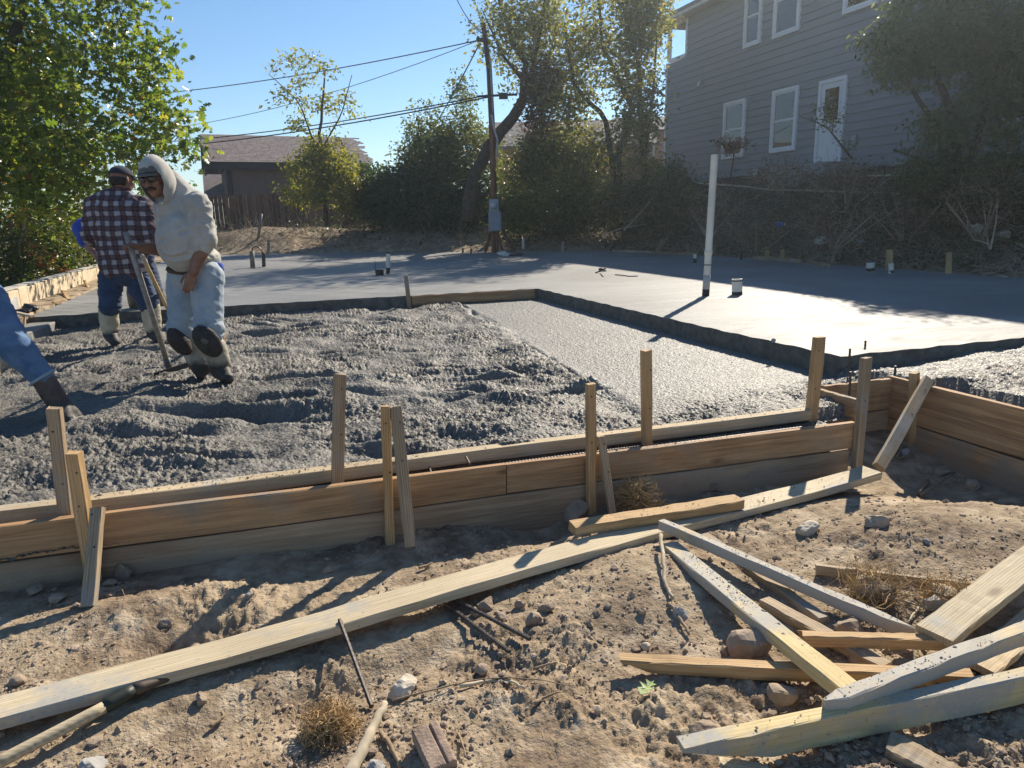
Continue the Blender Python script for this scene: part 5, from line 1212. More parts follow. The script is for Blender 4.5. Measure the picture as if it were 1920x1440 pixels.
# dead brush, ivy and vines covering the bank
def bank_cover():
    r = np.random.default_rng(170); g = Geo(); n = 3800
    for k in range(n):
        v = r.uniform(5.5, 20.5); u = 10.05 + 3.6 * r.random() ** .8
        if v > 18: u = r.uniform(7.5, 13.5)
        z = float(h_ground(np.array([u]), np.array([v]))[0]); p = np.array([u, v, z])
        L = r.uniform(.25, .85); d = nrm(r.normal(0, 1, 3) * [1, 1, .55] + [-.35, 0, .45]); pts = [p]
        for s in range(4):
            d = nrm(d + r.normal(0, .33, 3) - UP * .12); p = p + d * L / 4; pts.append(p)
        g.tube(pts, np.linspace(.006, .002, 5) * (1 + 1.3 * (r.random() < .06)), 3, False)
    tag(g.build("dead_brush", M_BRUSH), kind='stuff')
    n = 14000; v = r.uniform(5.0, 22, n); u = 10.15 + 3.7 * r.random(n); far = v > 17.5; u[far] = r.uniform(9.0, 13.5, far.sum())
    P = np.stack([u, v, h_ground(u, v) + .05 + .35 * r.random(n) ** 2], -1); den = fbm(u, v, .8, 3, .5, 180)
    P = P[den > .02]; leaf_cloud("ivy", P, .075, QUAD, L_DARK, None, 181, .1, r.beta(1.5, 3, len(P)))
    n = 6000; v = r.uniform(5.0, 22, n); u = 10.1 + 3.9 * r.random(n); P = np.stack([u, v, h_ground(u, v) + .02 + .25 * r.random(n) ** 2], -1)
    leaf_cloud("leaf_litter", P, .06, QUAD, L_DEAD, None, 182, .1, r.beta(1.2, 3, n) * .6)
    n = 5200; tt = r.random(n); u = 12.5 - 14 * tt; v = far_v(u) + r.uniform(.9, 4.2, n); P = np.stack([u, v, h_ground(u, v) + .05 + .5 * r.random(n) ** 2.2], -1)
    den = fbm(u, v, .6, 3, .5, 190) + .12 * (u > 4) ; P = P[den > .0]; leaf_cloud("undergrowth", P, .09, QUAD, L_DARK, None, 191, .1, r.beta(1.6, 2.4, len(P)))
    g = Geo()
    for k in range(900):
        u = r.uniform(-1.5, 12.5); v = float(far_v(np.array([u]))[0]) + r.uniform(.7, 3.8); z = float(h_ground(np.array([u]), np.array([v]))[0]); p = np.array([u, v, z]); L = r.uniform(.3, 1.1)
        d = nrm(r.normal(0, 1, 3) * [1, .6, .5] + UP * .35); pts = [p]
        for s in range(4): d = nrm(d + r.normal(0, .3, 3)); p = p + d * L / 4; pts.append(p)
        g.tube(pts, np.linspace(.010, .003, 5), 3, False)
    tag(g.build("fallen_branches", M_BRUSH), kind='stuff')
bank_cover()
for i, (x, y, Y, rx, ry, lb) in enumerate(((1760, 345, 12.9, 75, 45, "green leafy shrub at the foot of the large grey-green tree on the bank"), (1265, 370, 17.5, 40, 70, "green vine-covered shrub at the grey house's far corner"), (1900, 340, 11.8, 60, 60, "green shrub on the bank at the right edge below the far window"))):
    bl = [blob(x, y, Y, rx, ry)]; base = bl[0][0].copy(); base[2] = max(-.02, base[2] - bl[0][1][2])
    tree("green_shrub", lb, "shrub", [[(base, .02), (bl[0][0], .012)]], bl, 130, QUAD, 17, .075, L_DARK, 240 + i, .13, M_BRUSH, "green shrubs on the bank", twig=.004, shell=.5)
for i, (x, y, Y, rx, ry, lb) in enumerate(((1330, 390, 15.5, 85, 50, "brown dead bush on the bank left below the long pale pole"), (1470, 330, 14.8, 80, 32, "low brown bush on the bank beneath the door steps"), (1590, 345, 14.3, 75, 45, "brown dead bush right below the white door"),
      (1700, 400, 12.6, 90, 50, "dead bush on the lower bank right of the blue bottle"), (1560, 420, 12.6, 90, 45, "dead bush around the blue bottle on the lower bank"), (1850, 380, 11.4, 85, 70, "dead bush on the bank at the right edge"), (1230, 420, 18, 70, 50, "dead bush on the bank nearest the middle trees"), (1420, 440, 14, 70, 32, "dead bush at the bank foot behind the vent pipe"))):
    bl = [blob(x, y, Y, rx, ry)]; base = bl[0][0].copy(); base[2] = max(-.02, base[2] - bl[0][1][2])
    tr_ = [[(base + np.array([a * .4, b * .4, 0]), .015), (base + np.array([a * 1.2, b * 1.2, .25]), .011), (base + np.array([a * 2.5, b * 2.5, .6]), .006)] for a, b in RNG.uniform(-.3, .3, (5, 2))]
    tree("dead_bush", lb, "bush", tr_, bl, 260, LANC, 2, .05, L_DEAD, 200 + i, .10, M_BRUSH, "dead bushes on the bank", twig=.005, shell=.5, along=1)
def bank_pole(name, pts, r0, r1, label, mat=M_PALETWIG, cat="pole"):
    P = np.array(pts); k = len(P); tt = np.linspace(0, k - 1, k * 4); Q = np.stack([np.interp(tt, np.arange(k), P[:, a]) for a in range(3)], -1)
    return tag(Geo().tube(Q, np.linspace(r0, r1, len(Q)), 6).build(name, mat, smooth=True), label, cat)
bank_pole("fallen_pole", [atu(1308, 343, 12.6), atu(1400, 350, 12.6), atu(1445, 356, 12.6), atu(1510, 357, 12.6), atu(1690, 363, 12.5)], .028, .022, "long thin pale pole lying level across the bank")
bank_pole("fallen_pole", [atu(1618, 330, 12.9), atu(1720, 327, 12.9)], .022, .018, "shorter pale pole lying above the long one on the bank")
bank_pole("dead_branch", [atu(1455, 437, 11.2), atu(1408, 462, 11.0), atu(1400, 480, 10.7)], .010, .016, "curved pale branch at the bank foot left of the blue bottle", M_PALETWIG, "branch")
bank_pole("dead_branch", [atu(1676, 281, 12.8), atu(1710, 294, 12.8), atu(1745, 306, 12.9)], .03, .018, "dark sawn branch below the large grey-green tree", M_BARK, "branch")
bank_pole("bare_sapling", [atu(1855, 466, 10.6), atu(1850, 440, 10.8), atu(1847, 405, 11), atu(1835, 330, 11.2)], .014, .007, "left one of three pale bare stems rising at the bank foot near the right edge", M_PALETWIG, "sapling")
bank_pole("bare_sapling", [atu(1857, 467, 10.6), atu(1868, 415, 10.9), atu(1872, 340, 11.2)], .014, .007, "right one of three pale bare stems rising at the bank foot near the right edge", M_PALETWIG, "sapling")
bank_pole("bare_sapling", [atu(1854, 457, 10.6), atu(1828, 450, 10.6), atu(1815, 430, 10.7), atu(1813, 405, 10.9)], .012, .008, "bowed one of three pale bare stems near the right edge", M_PALETWIG, "sapling")
bank_pole("dead_branch", [atv(1170, 432, 18.2), atv(1200, 400, 18.3), atv(1235, 357, 18.4)], .02, .012, "arched pale branch in the brush left of the grey house", M_PALETWIG, "branch")
bank_pole("dead_branch", [atv(1130, 440, 18.0), atv(1165, 428, 18.1), atv(1215, 420, 18.2)], .02, .010, "forked pale branch lying low in the brush left of the grey house", M_PALETWIG, "branch")
bank_pole("tree_stump", [atu(1287, 440, 11.2), atu(1289, 400, 11.4), atu(1290, 338, 11.6)], .11, .08, "sawn dark trunk stump standing in the brush left of the vent pipe", M_BARK, "stump")
bank_pole("tree_stump", [atu(1575, 425, 11.4), atu(1577, 365, 11.7)], .09, .07, "grey trunk stump half hidden in the dead bushes on the bank", M_BARK, "stump")
t = thing("bottle", "blue plastic bottle lying in the brush on the bank", "bottle", atu(1462, 421, 11.0))
_p = atu(1462, 421, 10.6); M_BLUE = plain("blue_plastic", (.06, .16, .42), .35, .1)
Geo().tube([_p - GR * .10, _p - GR * .09, _p + GR * .05, _p + GR * .085], [.05, .062, .06, .022], 12).build("body", M_BLUE, t, True); Geo().tube([_p + GR * .085, _p + GR * .115], .024, 10).build("cap", M_PVC, t, True)
for i, (x, y, u, w, tn, lb) in enumerate(((1830, 430, 10.9, 30, 1, "pale rubble stone caught behind the bare stems near the right edge"), (1885, 440, 10.8, 24, 0, "brown stone on the bank right of the bare stems"), (1540, 452, 10.8, 24, 1, "pale rubble lump at the bank foot above the board end"), (1612, 455, 11, 26, 2, "grey root-bound lump on the bank foot near the wide white stub"), (1880, 521, 10.2, 18, 1, "white rag of debris at the slab edge near the right edge"), (1300, 425, 12, 20, 2, "grey stone in the brush left of the vent pipe"), (1388, 455, 11, 22, 2, "grey lump of spoil at the bank foot right of the vent pipe"), (1715, 395, 11.2, 16, 1, "pale chip high on the dark bank"))):
    p = atu(x, y, u); R = .5 * w * ((p - CAM) @ C_FWD) / F_PX; tag(Geo().lump(p, R, R, R * .7, 500 + i, .3, 2).build("stone", M_ROCKS[tn]), lb, "stone")

# ------------------------------------------------------------------ people
def capsule(g, p0, p1, r0, r1, n=14, flat=None):
    p0 = np.asarray(p0, float); p1 = np.asarray(p1, float); d = p1 - p0; L = np.linalg.norm(d)
    d = d / L if L > 1e-6 else UP
    pts, rs = [], []
    for a in np.linspace(-math.pi / 2, 0, 5): pts.append(p0 + d * r0 * math.sin(a)); rs.append(max(r0 * math.cos(a), 1e-4))
    for a in np.linspace(0, math.pi / 2, 5): pts.append(p1 + d * r1 * math.sin(a)); rs.append(max(r1 * math.cos(a), 1e-4))
    k0 = g.n; g.tube(pts, rs, n, True)
    if flat is not None:      # squash across an axis: (axis, factor)
        ax, f = flat; V = g.V[-1]; c = (p0 + p1) / 2; dd = (V - c) @ ax; g.V[-1] = V + np.outer(dd * (f - 1), ax)
    return g
def ellip(g, c, r, X=GR, Y=GF, Z=UP):
    V, Fi = ICO[2]; return g.add(np.asarray(c) + np.outer(V[:, 0] * r[0], X) + np.outer(V[:, 1] * r[1], Y) + np.outer(V[:, 2] * r[2], Z), Fi)
def blend(name, g, mat, parent, voxel=.010, it=3, fold=None, post=None):
    """union of the pieces as one continuous smooth surface"""
    o = g.build("tmp", None, None)
    md = o.modifiers.new("r", 'REMESH'); md.mode = 'VOXEL'; md.voxel_size = voxel
    sm = o.modifiers.new("s", 'SMOOTH'); sm.factor = .5; sm.iterations = it
    dg = bpy.context.evaluated_depsgraph_get(); me = bpy.data.meshes.new_from_object(o.evaluated_get(dg)); me.name = name
    old = o.data; bpy.data.objects.remove(o); bpy.data.meshes.remove(old)
    n = len(me.vertices); co = np.empty(n * 3, np.float32); me.vertices.foreach_get("co", co); co = co.reshape(-1, 3).astype(float)
    no = np.empty(n * 3, np.float32); me.vertex_normals.foreach_get("vector", no); no = no.reshape(-1, 3)
    if fold is not None: co = co + no * fold(co)[:, None]
    if post is not None: co = post(co)
    me.vertices.foreach_set("co", co.astype(np.float32).ravel()); me.polygons.foreach_set("use_smooth", np.ones(len(me.polygons), bool)); me.update()
    return link(name, me, mat, parent)
def folds(amp, fx=9, fz=26, seed=0, tilt=.5):
    def f(co):
        a = co @ GR; b = co @ GF; z = co[:, 2]
        w = vnoise(a * fx + b * 4 + z * tilt * 8, z * fz + a * tilt * 9 + b * 5, seed) + .6 * vnoise(a * fx * 2.1 - z * 9, z * fz * 1.7 + b * 11 + a * 6, seed + 7)
        w = np.abs(w + .04); return amp * (.5 - 2.2 * np.minimum(w, .3)) 
    return f
def creases(lines, depth=.012, width=.012):
    segs = [(np.asarray(a), np.asarray(b)) for pl in lines for a, b in zip(pl[:-1], pl[1:])]
    def f(co):
        d = np.full(len(co), 9.0)
        for a, b in segs:
            ab = b - a; t_ = np.clip(((co - a) @ ab) / (ab @ ab), 0, 1); d = np.minimum(d, np.linalg.norm(co - a - t_[:, None] * ab, axis=1))
        return -depth * np.exp(-(d / width) ** 2) + .45 * depth * np.exp(-((d - 2.4 * width) / width) ** 2)
    return f
def hand(g, wrist, fdir, nrmal, thumb_side, curl=.5, L=.185, spread=.10):
    """palm, four unequal bent fingers and a thumb leaving the side of the palm. nrmal points out of the palm."""
    fdir = nrm(fdir); nrmal = nrm(np.asarray(nrmal) - fdir * (np.asarray(nrmal) @ fdir)); side = np.cross(fdir, nrmal) * thumb_side
    k = L / .185
    for i, (o, ln, r) in enumerate(((.030, .072, .0092), (.010, .080, .0095), (-.011, .074, .0090), (-.030, .058, .0080))):
        kn = wrist + fdir * (.088 - .006 * abs(i - 1)) * k + side * o * k
        capsule(g, wrist + side * o * .55 * k + fdir * .008, kn, .0155 * k, .0125 * k, 8)
        d = nrm(fdir + side * o * spread * 30 * .1); p = kn; ang = 0
        for ph, fr in enumerate((.46, .30, .24)):
            ang += curl * (.55 if ph == 0 else .75)
            dd = d * math.cos(ang) + nrmal * math.sin(ang); q = p + dd * ln * fr * k
            capsule(g, p, q, r * k * (1 - .07 * ph), r * k * (.95 - .10 * ph), 8); p = q
    a = wrist + fdir * .022 * k + side * .022 * k; b = a + (fdir * .55 + side * .62 + nrmal * .25) * .046 * k
    capsule(g, a, b, .0165 * k, .0125 * k, 8)
    c = b + nrm(fdir * .85 + side * .22 + nrmal * (.25 + .6 * curl)) * .034 * k; capsule(g, b, c, .0112 * k, .0102 * k, 8)
    d = c + nrm(fdir * .8 - side * .05 + nrmal * (.3 + .8 * curl)) * .027 * k; capsule(g, c, d, .0100 * k, .0085 * k, 8)
def skin_mat():
    g = NT("skin"); co = g.coords(); g.set(g.ramp(g.noise(co, 22, 4), [(.3, (.20, .095, .060)), (.7, (.30, .155, .10))]), .52, .4); g.b.inputs['Subsurface Weight'].default_value = .08
    g.bump(g.noise(co, 240, 2), .15, .002); return g.m
M_SKIN = skin_mat()
M_HAIR = plain("black_hair", (.018, .014, .012), .6, .4, 90, bump=.5, bsc=200)
def cloth(name, c1, c2, rough=.9, sc=9, dirt=None):
    g = NT(name); co = g.coords(); n = g.noise(co, sc, 5, .65); col = g.ramp(n, [(.32, c1), (.68, c2)])
    if dirt: col = g.mix(g.ramp(g.noise(co, 7, 5, .7), [(.55, 0), (.72, .75)]), col, dirt)
    wv = g.noise(co, 320, 2); g.set(col, rough, .2); g.bump(g.math('ADD', g.math('MULTIPLY', n, .5), g.math('MULTIPLY', wv, .25)), .35, .006)
    g.b.inputs['Sheen Weight'].default_value = .15; return g.m
M_HOODIE = cloth("cream_hoodie", (.40, .385, .345), (.51, .495, .45), .92, 6, (.36, .32, .26))
M_JEANPALE = cloth("faded_jeans", (.26, .33, .40), (.44, .50, .54), .9, 7, (.42, .42, .38))
M_JEANDARK = cloth("dark_jeans", (.022, .04, .085), (.045, .075, .14), .88, 9)
M_JEANBLUE = cloth("blue_jeans", (.045, .11, .23), (.15, .24, .37), .88, 8)
M_BLUETEE = cloth("blue_shirt", (.015, .05, .30), (.03, .085, .42), .9, 5)
M_NAVY = cloth("navy_cap", (.012, .018, .04), (.022, .03, .06), .85, 20)
M_CAPGREY = cloth("grey_cap", (.10, .10, .095), (.17, .165, .15), .85, 20)
M_BELT = plain("brown_belt", (.06, .035, .022), .6)
M_PAD = plain("kneepad_rubber", (.045, .036, .030), .75, .45, 14, bump=.6, bsc=45)
def boot_mat(name, c1, c2, z0, z1):
    g = NT(name); co = g.coords(); n = g.noise(co, 9, 5, .65); col = g.ramp(n, [(.35, c1), (.65, c2)])
    sx = g.n("ShaderNodeSeparateXYZ"); g.l(co, sx.inputs[0]); zz = g.math('ADD', sx.outputs[2], g.math('MULTIPLY', g.math('SUBTRACT', n, .5), .10))
    f = g.ramp(g.math('MULTIPLY', g.math('SUBTRACT', zz, z0), 1 / (z1 - z0)), [(.35, 1.0), (.65, 0.0)])
    g.set(g.mix(f, col, (.05, .045, .042)), .6, .35); g.bump(n, .3, .01); return g.m
M_BOOT1 = boot_mat("pale_rubber_boots", (.30, .265, .205), (.47, .43, .35), -.12, .06)
M_BOOT2 = boot_mat("tan_rubber_boots", (.40, .35, .25), (.56, .50, .37), -.10, .02)
M_BOOT3 = boot_mat("brown_rubber_boots", (.07, .05, .045), (.13, .10, .09), -.12, .05)
M_BOOT4 = boot_mat("mud_rubber_boots", (.09, .07, .05), (.20, .17, .12), -.10, .05)
def plaid_mat():
    g = NT("plaid_shirt"); tc = g.coords(rot=(0, 0, YAW)); sx = g.n("ShaderNodeSeparateXYZ")
    wob = g.noise(g.coords(), 5, 3); vm = g.n("ShaderNodeVectorMath", operation='ADD'); g.l(tc, vm.inputs[0])
    cb = g.n("ShaderNodeCombineXYZ"); w2 = g.math('MULTIPLY', g.math('SUBTRACT', wob, .5), .05)
    for i in range(3): g.l(w2, cb.inputs[i])
    g.l(cb.outputs[0], vm.inputs[1]); g.l(vm.outputs[0], sx.inputs[0])
    def band(v, per, ofs, w):
        f = g.math('FRACT', g.math('MULTIPLY', g.math('ADD', v, ofs), 1 / per)); return g.ramp(f, [(w, 1.0), (w + .05, 0.0), (.95, 0.0), (1.0, 1.0)])
    col = (.36, .345, .37); vx = sx.outputs[0]; vz = sx.outputs[2]
    a = band(vx, .100, 10.0, .50); b = band(vz, .092, 10.0, .50); a2 = band(vx, .100, 10.077, .10); b2 = band(vz, .092, 10.072, .10)
    c = g.mix(g.math('MULTIPLY', a, .80), col, (.040, .022, .035)); c = g.mix(g.math('MULTIPLY', b, .80), c, (.035, .02, .032))
    c = g.mix(g.math('MULTIPLY', a2, .35), c, (.16, .07, .07)); c = g.mix(g.math('MULTIPLY', b2, .35), c, (.16, .07, .07))
    g.set(c, .9, .2); g.bump(g.noise(g.coords(), 16, 4), .25, .01); return g.m
M_PLAID = plaid_mat()

def boot(g, top, ankle, toe, r_top=.075, r_ank=.062):
    top, ankle, toe = (np.asarray(a, float) for a in (top, ankle, toe))
    mid = top * .45 + ankle * .55; capsule(g, top, mid, r_top, r_top * .98, 16); capsule(g, mid, ankle, r_top * .98, r_ank, 16)
    capsule(g, ankle + (0, 0, -.02), toe, r_ank * .95, .045, 14)
def open_top(p, ax, r): return
def rim(name, c, ax, r, mat, parent, th=.006):
    ax = nrm(ax); u = nrm(np.cross(ax, [.3, .9, .1])); w = np.cross(ax, u); a = np.linspace(0, 2 * math.pi, 25)
    return Geo().tube([c + (u * math.cos(t_) + w * math.sin(t_)) * r for t_ in a], th, 6, False).build(name, mat, parent, True)
def head(g, c, F_, U_, s=1.0):
    """skull, jaw, nose, brow, chin and ears added to the body's surface. c = middle of the head."""
    F_ = nrm(F_); U_ = nrm(np.asarray(U_) - F_ * (np.asarray(U_) @ F_)); S = np.cross(F_, U_)
    ellip(g, c + U_ * .028 * s - F_ * .012 * s, (.078 * s, .098 * s, .092 * s), S, F_, U_)
    ellip(g, c - U_ * .042 * s + F_ * .024 * s, (.060 * s, .066 * s, .075 * s), S, F_, U_)
    ellip(g, c - U_ * .092 * s + F_ * .062 * s, (.026 * s, .022 * s, .022 * s), S, F_, U_)          # chin
    capsule(g, c + U_ * .018 * s + F_ * .084 * s, c - U_ * .026 * s + F_ * .106 * s, .010 * s, .0165 * s, 8)  # nose
    for k in (1, -1):
        ellip(g, c - U_ * .028 * s + F_ * .093 * s + S * .013 * k * s, (.009 * s, .010 * s, .008 * s), S, F_, U_)
        capsule(g, c + U_ * .028 * s + F_ * .080 * s + S * .012 * k * s, c + U_ * .026 * s + F_ * .066 * s + S * .048 * k * s, .010 * s, .010 * s, 8)
        ellip(g, c - U_ * .018 * s + F_ * .064 * s + S * .042 * k * s, (.022 * s, .020 * s, .022 * s), S, F_, U_)   # cheek
        ellip(g, c - U_ * .004 * s - F_ * .008 * s + S * .082 * k * s, (.011 * s, .022 * s, .034 * s), S, nrm(F_ * .9 - S * k * .35), U_)  # ear
    capsule(g, c - U_ * .062 * s + F_ * .082 * s - S * .018 * s, c - U_ * .062 * s + F_ * .082 * s + S * .018 * s, .0095 * s, .0095 * s, 8)   # lips
    return F_, U_, S
def shell(c, R3, X, Y, Z, keep, name, mat, parent, thick=.010, sub=3, fold=None):
    V, Fi = ICO[sub]; k = keep(V); m_ = k[Fi].all(1); P = np.asarray(c) + np.outer(V[:, 0] * R3[0], X) + np.outer(V[:, 1] * R3[1], Y) + np.outer(V[:, 2] * R3[2], Z)
    if fold is not None: P = P + fold(V)
    o = mesh_np(name, P, Fi[m_], mat, parent, True); sd = o.modifiers.new("t", 'SOLIDIFY'); sd.thickness = thick; sd.offset = 0; ss = o.modifiers.new("s", 'SUBSURF'); ss.levels = 1; ss.render_levels = 1
    return o

# ---- man in the cream hoodie with the concrete rake
WZ = -0.165
def hooded_man():
    Y0 = 5.37; J = atY
    t = thing("person", "man in a cream hoodie, cap and sunglasses standing in the wet concrete holding a rake", "person", at(400, 706, WZ))
    hd = J(291, 336, Y0 - .16); F_ = -GR * .14 - GF * .98 - UP * .20; U_ = UP - GR * .10 - GF * .05
    neck = J(322, 368, Y0 - .01); chest = J(345, 405, Y0 + .03); belly = J(347, 462, Y0 - .06); pel = J(366, 508, Y0 + .04)
    shL, shR = J(371, 384, Y0 - .10), J(312, 388, Y0 + .20)
    elL, elR = J(384, 452, Y0 - .13), J(322, 470, Y0 + .16)
    wrL, wrR = J(363, 510, Y0 - .20), J(266, 464, Y0 - .06)
    hipL, hipR = J(388, 516, Y0 - .02), J(343, 518, Y0 + .12)
    knL, knR = J(392, 622, Y0 - .12), J(342, 622, Y0 + .04)
    anL, anR = J(414, 690, Y0 - .08), J(376, 682, Y0 + .02)
    g = Geo()
    head(g, hd, F_, U_, 1.02)
    capsule(g, hd - UP * .04 - nrm(F_) * .03, neck + (neck - hd) * .1, .058, .068)
    ellip(g, chest, (.17, .115, .20)); ellip(g, belly, (.175, .15, .19)); ellip(g, pel, (.16, .12, .13)); capsule(g, neck, chest, .07, .12)
    for s_, e_, w_ in ((shL, elL, wrL), (shR, elR, wrR)):
        capsule(g, s_, e_, .062, .056); capsule(g, e_ + (w_ - e_) * .0, e_ + (w_ - e_) * .4, .058, .054); capsule(g, e_ + (w_ - e_) * .4, w_, .054, .036)
        capsule(g, chest + UP * .09, s_, .09, .06)
    for h_, k_, a_ in ((hipL, knL, anL), (hipR, knR, anR)):
        capsule(g, h_, k_, .085, .055); capsule(g, k_, a_, .055, .042); capsule(g, pel, h_, .10, .09)
    hand(g, wrL, J(350, 552, Y0 - .24) - wrL, GF * .85 - GR * .35, -1, .30, .185, .16)
    hand(g, wrR, nrm(J(243, 457, Y0 - .13) - wrR), -UP * .9 - GF * .2 - GR * .15, -1, .85, .175)
    blend("body", g, M_SKIN, t, .0068, 2)
    # hoodie
    g = Geo()
    ellip(g, chest + GF * .0, (.205, .150, .225)); ellip(g, belly + UP * .035, (.198, .185, .235)); ellip(g, pel + UP * .085, (.200, .165, .105)); ellip(g, (chest + belly) / 2 + GR * .02, (.205, .17, .20))
    capsule(g, neck - UP * .01, chest, .085, .15); capsule(g, shR + (chest - shR) * .3 + UP * .015, shL + (chest - shL) * .3 + UP * .015, .092, .092)
    capsule(g, shL, elL, .094, .080); capsule(g, elL, elL + (wrL - elL) * .16, .082, .070)
    capsule(g, shR, elR, .088, .076); capsule(g, elR, elR + (wrR - elR) * .2, .076, .066)
    capsule(g, J(318, 338, Y0 - .02), J(348, 380, Y0 + .05), .082, .125); capsule(g, J(308, 352, Y0 - .02), J(318, 392, Y0 - .05), .066, .115)
    for a, b in ((elL, shL),):
        capsule(g, a + (b - a) * -.02, a + (b - a) * .05, .066, .066)
    capsule(g, neck + UP * .01 + GR * .03, neck + GF * .05 + GR * .05 - UP * .03, .085, .10)
    cr = creases([[J(*q, Y0 - .22) for q in pl] for pl in (((372, 428), (384, 420), (398, 414)), ((374, 442), (386, 437), (400, 434)), ((368, 412), (380, 404), (396, 400)), ((352, 398), (356, 425), (360, 450), (356, 470)), ((298, 452), (320, 444), (340, 436), (356, 430)),
        ((392, 472), (402, 474), (410, 478)), ((388, 484), (400, 486), (412, 490)), ((386, 496), (400, 498), (410, 501)), ((322, 384), (330, 404), (334, 424)), ((340, 372), (346, 392)), ((300, 480), (325, 484), (350, 478)), ((360, 380), (372, 392), (380, 410)), ((305, 402), (316, 410), (332, 412)))], .019, .012)
    f0 = folds(.012, 7, 11, 3, 1.1); f1 = folds(.013, 13, 25, 9, -1.5)
    blend("hoodie", g, M_HOODIE, t, .011, 3, lambda co: cr(co) + f0(co) * (.35 + .65 * sstep(-.05, .12, (co - belly) @ GR)) + f1(co) * sstep(.02, .16, (co - belly) @ GR))
    # hood: open shell round the face
    Fh, Sh = nrm(F_), None; Uh = nrm(U_ - Fh * (U_ @ Fh)); Sh = np.cross(Fh, Uh)
    hc = hd + Uh * .004 - Fh * .020
    def keep(V): 
        yy = V[:, 1]; return ~((yy > .62) & (V[:, 2] < .52) & (V[:, 2] > -1.1)) & (V[:, 2] > -.985)
    def pull(V):
        dn = np.clip(-V[:, 2] - .05, 0, 1); bk = np.clip(-V[:, 1], 0, 1)
        return np.outer(dn * .055, -Uh) + np.outer(dn * .03, (neck - hd) * 1.2) + np.outer(bk * dn * .06, -Fh) + V * (.016 * vnoise(V[:, 0] * 3 + V[:, 1] * 2, V[:, 2] * 4 + V[:, 1] * 2, 5))[:, None] + np.outer(np.clip(V[:, 2], 0, 1) ** 3 * .016, Uh)
    shell(hc, (.105, .135, .142), Sh, Fh, Uh, keep, "hood", M_HOODIE, t, .007, 3, pull)
    dr = Geo(); 
    for a, b in (((298, 392), (305, 375)), ((289, 425), (290, 380))): dr.tube([J(*b, Y0 - .20), J((a[0] + b[0]) / 2 + 1, (a[1] + b[1]) / 2, Y0 - .235), J(*a, Y0 - .245)], .0045, 6)
    dr.build("drawstring", M_HOODIE, t, True)
    # cap under the hood, sunglasses, moustache
    shell(hd + Uh * .030, (.090, .112, .098), Sh, Fh, Uh, lambda V: V[:, 2] > .22, "cap", M_CAPGREY, t, .006, 3)
    br = []
    for a in np.linspace(-1, 1, 9): br.append(a)
    V = []; 
    for k_, q in enumerate((0, .5, 1.0)):
        for a in br: V.append(hd + Uh * (.056 - .012 * q - .010 * a * a) + Fh * (.088 * math.sqrt(max(0, 1 - (a * .78) ** 2)) + .062 * q * math.sqrt(max(0, 1 - (a * .92) ** 2))) + Sh * a * .074)
    Fq = [[k_ * 9 + i, k_ * 9 + i + 1, (k_ + 1) * 9 + i + 1, (k_ + 1) * 9 + i] for k_ in (0, 1) for i in range(8)]
    o = mesh_np("cap_brim", np.array(V), np.array(Fq), M_CAPGREY, t, True); sd = o.modifiers.new("t", 'SOLIDIFY'); sd.thickness = .007
    M_LENS = plain("dark_lens", (.012, .012, .016), .06, .1, 5, spec=.9)
    for k_ in (1, -1):
        c = hd + Uh * .012 + Fh * .094 + Sh * .034 * k_
        g = Geo(); ellip(g, c, (.032, .010, .0215), nrm(Sh - Fh * .30 * k_), nrm(Fh + Sh * .30 * k_), Uh); g.build("lens", M_LENS, t, True)
    Geo().tube([hd + Uh * .016 + Fh * .045 + Sh * .086, hd + Uh * .022 + Fh * .092 + Sh * .060, hd + Uh * .020 + Fh * .106, hd + Uh * .022 + Fh * .092 - Sh * .060, hd + Uh * .016 + Fh * .045 - Sh * .086], .0045, 6).build("glasses_frame", M_BLACKTAPE, t, True)
    g = Geo()
    for k_ in (1, -1): capsule(g, hd - Uh * .040 + Fh * .104 + Sh * .004 * k_, hd - Uh * .056 + Fh * .086 + Sh * .036 * k_, .0125, .008, 8)
    blend("moustache", g, M_HAIR, t, .004, 1)
    g = Geo(); capsule(g, hd - Uh * .064 + Fh * .0905 - Sh * .012, hd - Uh * .064 + Fh * .0905 + Sh * .012, .0045, .0045, 8); g.build("mouth", plain("lips", (.10, .04, .035), .5), t, True)
    # jeans, belt, pads, boots
    g = Geo()
    ellip(g, pel - UP * .03, (.190, .150, .13)); 
    for h_, k_, o_ in ((hipL, knL, .004), (hipR, knR, 0)):
        capsule(g, h_, k_ + UP * .02, .118 + o_, .100); capsule(g, k_ + UP * .05, k_ + UP * .01, .106, .108); capsule(g, pel - UP * .04, h_ - UP * .04, .13, .12)
    cj = creases([[J(*q, Y0 - .22) for q in pl] for pl in (((338, 530), (350, 560), (366, 590)), ((400, 522), (404, 550), (400, 580)), ((330, 590), (345, 604), (364, 610)), ((372, 600), (392, 594), (412, 600)), ((370, 612), (390, 608), (414, 612)), ((362, 530), (368, 560), (370, 600)), ((380, 540), (392, 560), (408, 566)), ((376, 575), (392, 582), (410, 580)), ((322, 560), (338, 570), (352, 572)))], .019, .011)
    f2 = folds(.012, 8, 9, 31, 1.3); f3 = folds(.015, 5, 40, 35, .2)
    blend("jeans", g, M_JEANPALE, t, .010, 2, lambda co: cj(co) + f2(co) + f3(co) * sstep(.18, .02, co[:, 2] - knL[2]))
    bz = pel + UP * .012; a = np.linspace(0, 2 * math.pi, 30)
    Geo().tube([bz + GR * .188 * math.cos(x) + GF * .150 * math.sin(x) - UP * .018 * math.cos(x + .8) for x in a], [.020] * 30, 6, False).build("belt", M_BELT, t, True)
    g = Geo(); ellip(g, J(411, 503, Y0 + .02), (.035, .04, .045)); blend("pocket_rag", g, M_BLUETEE, t, .008, 1, folds(.008, 20, 40, 5))
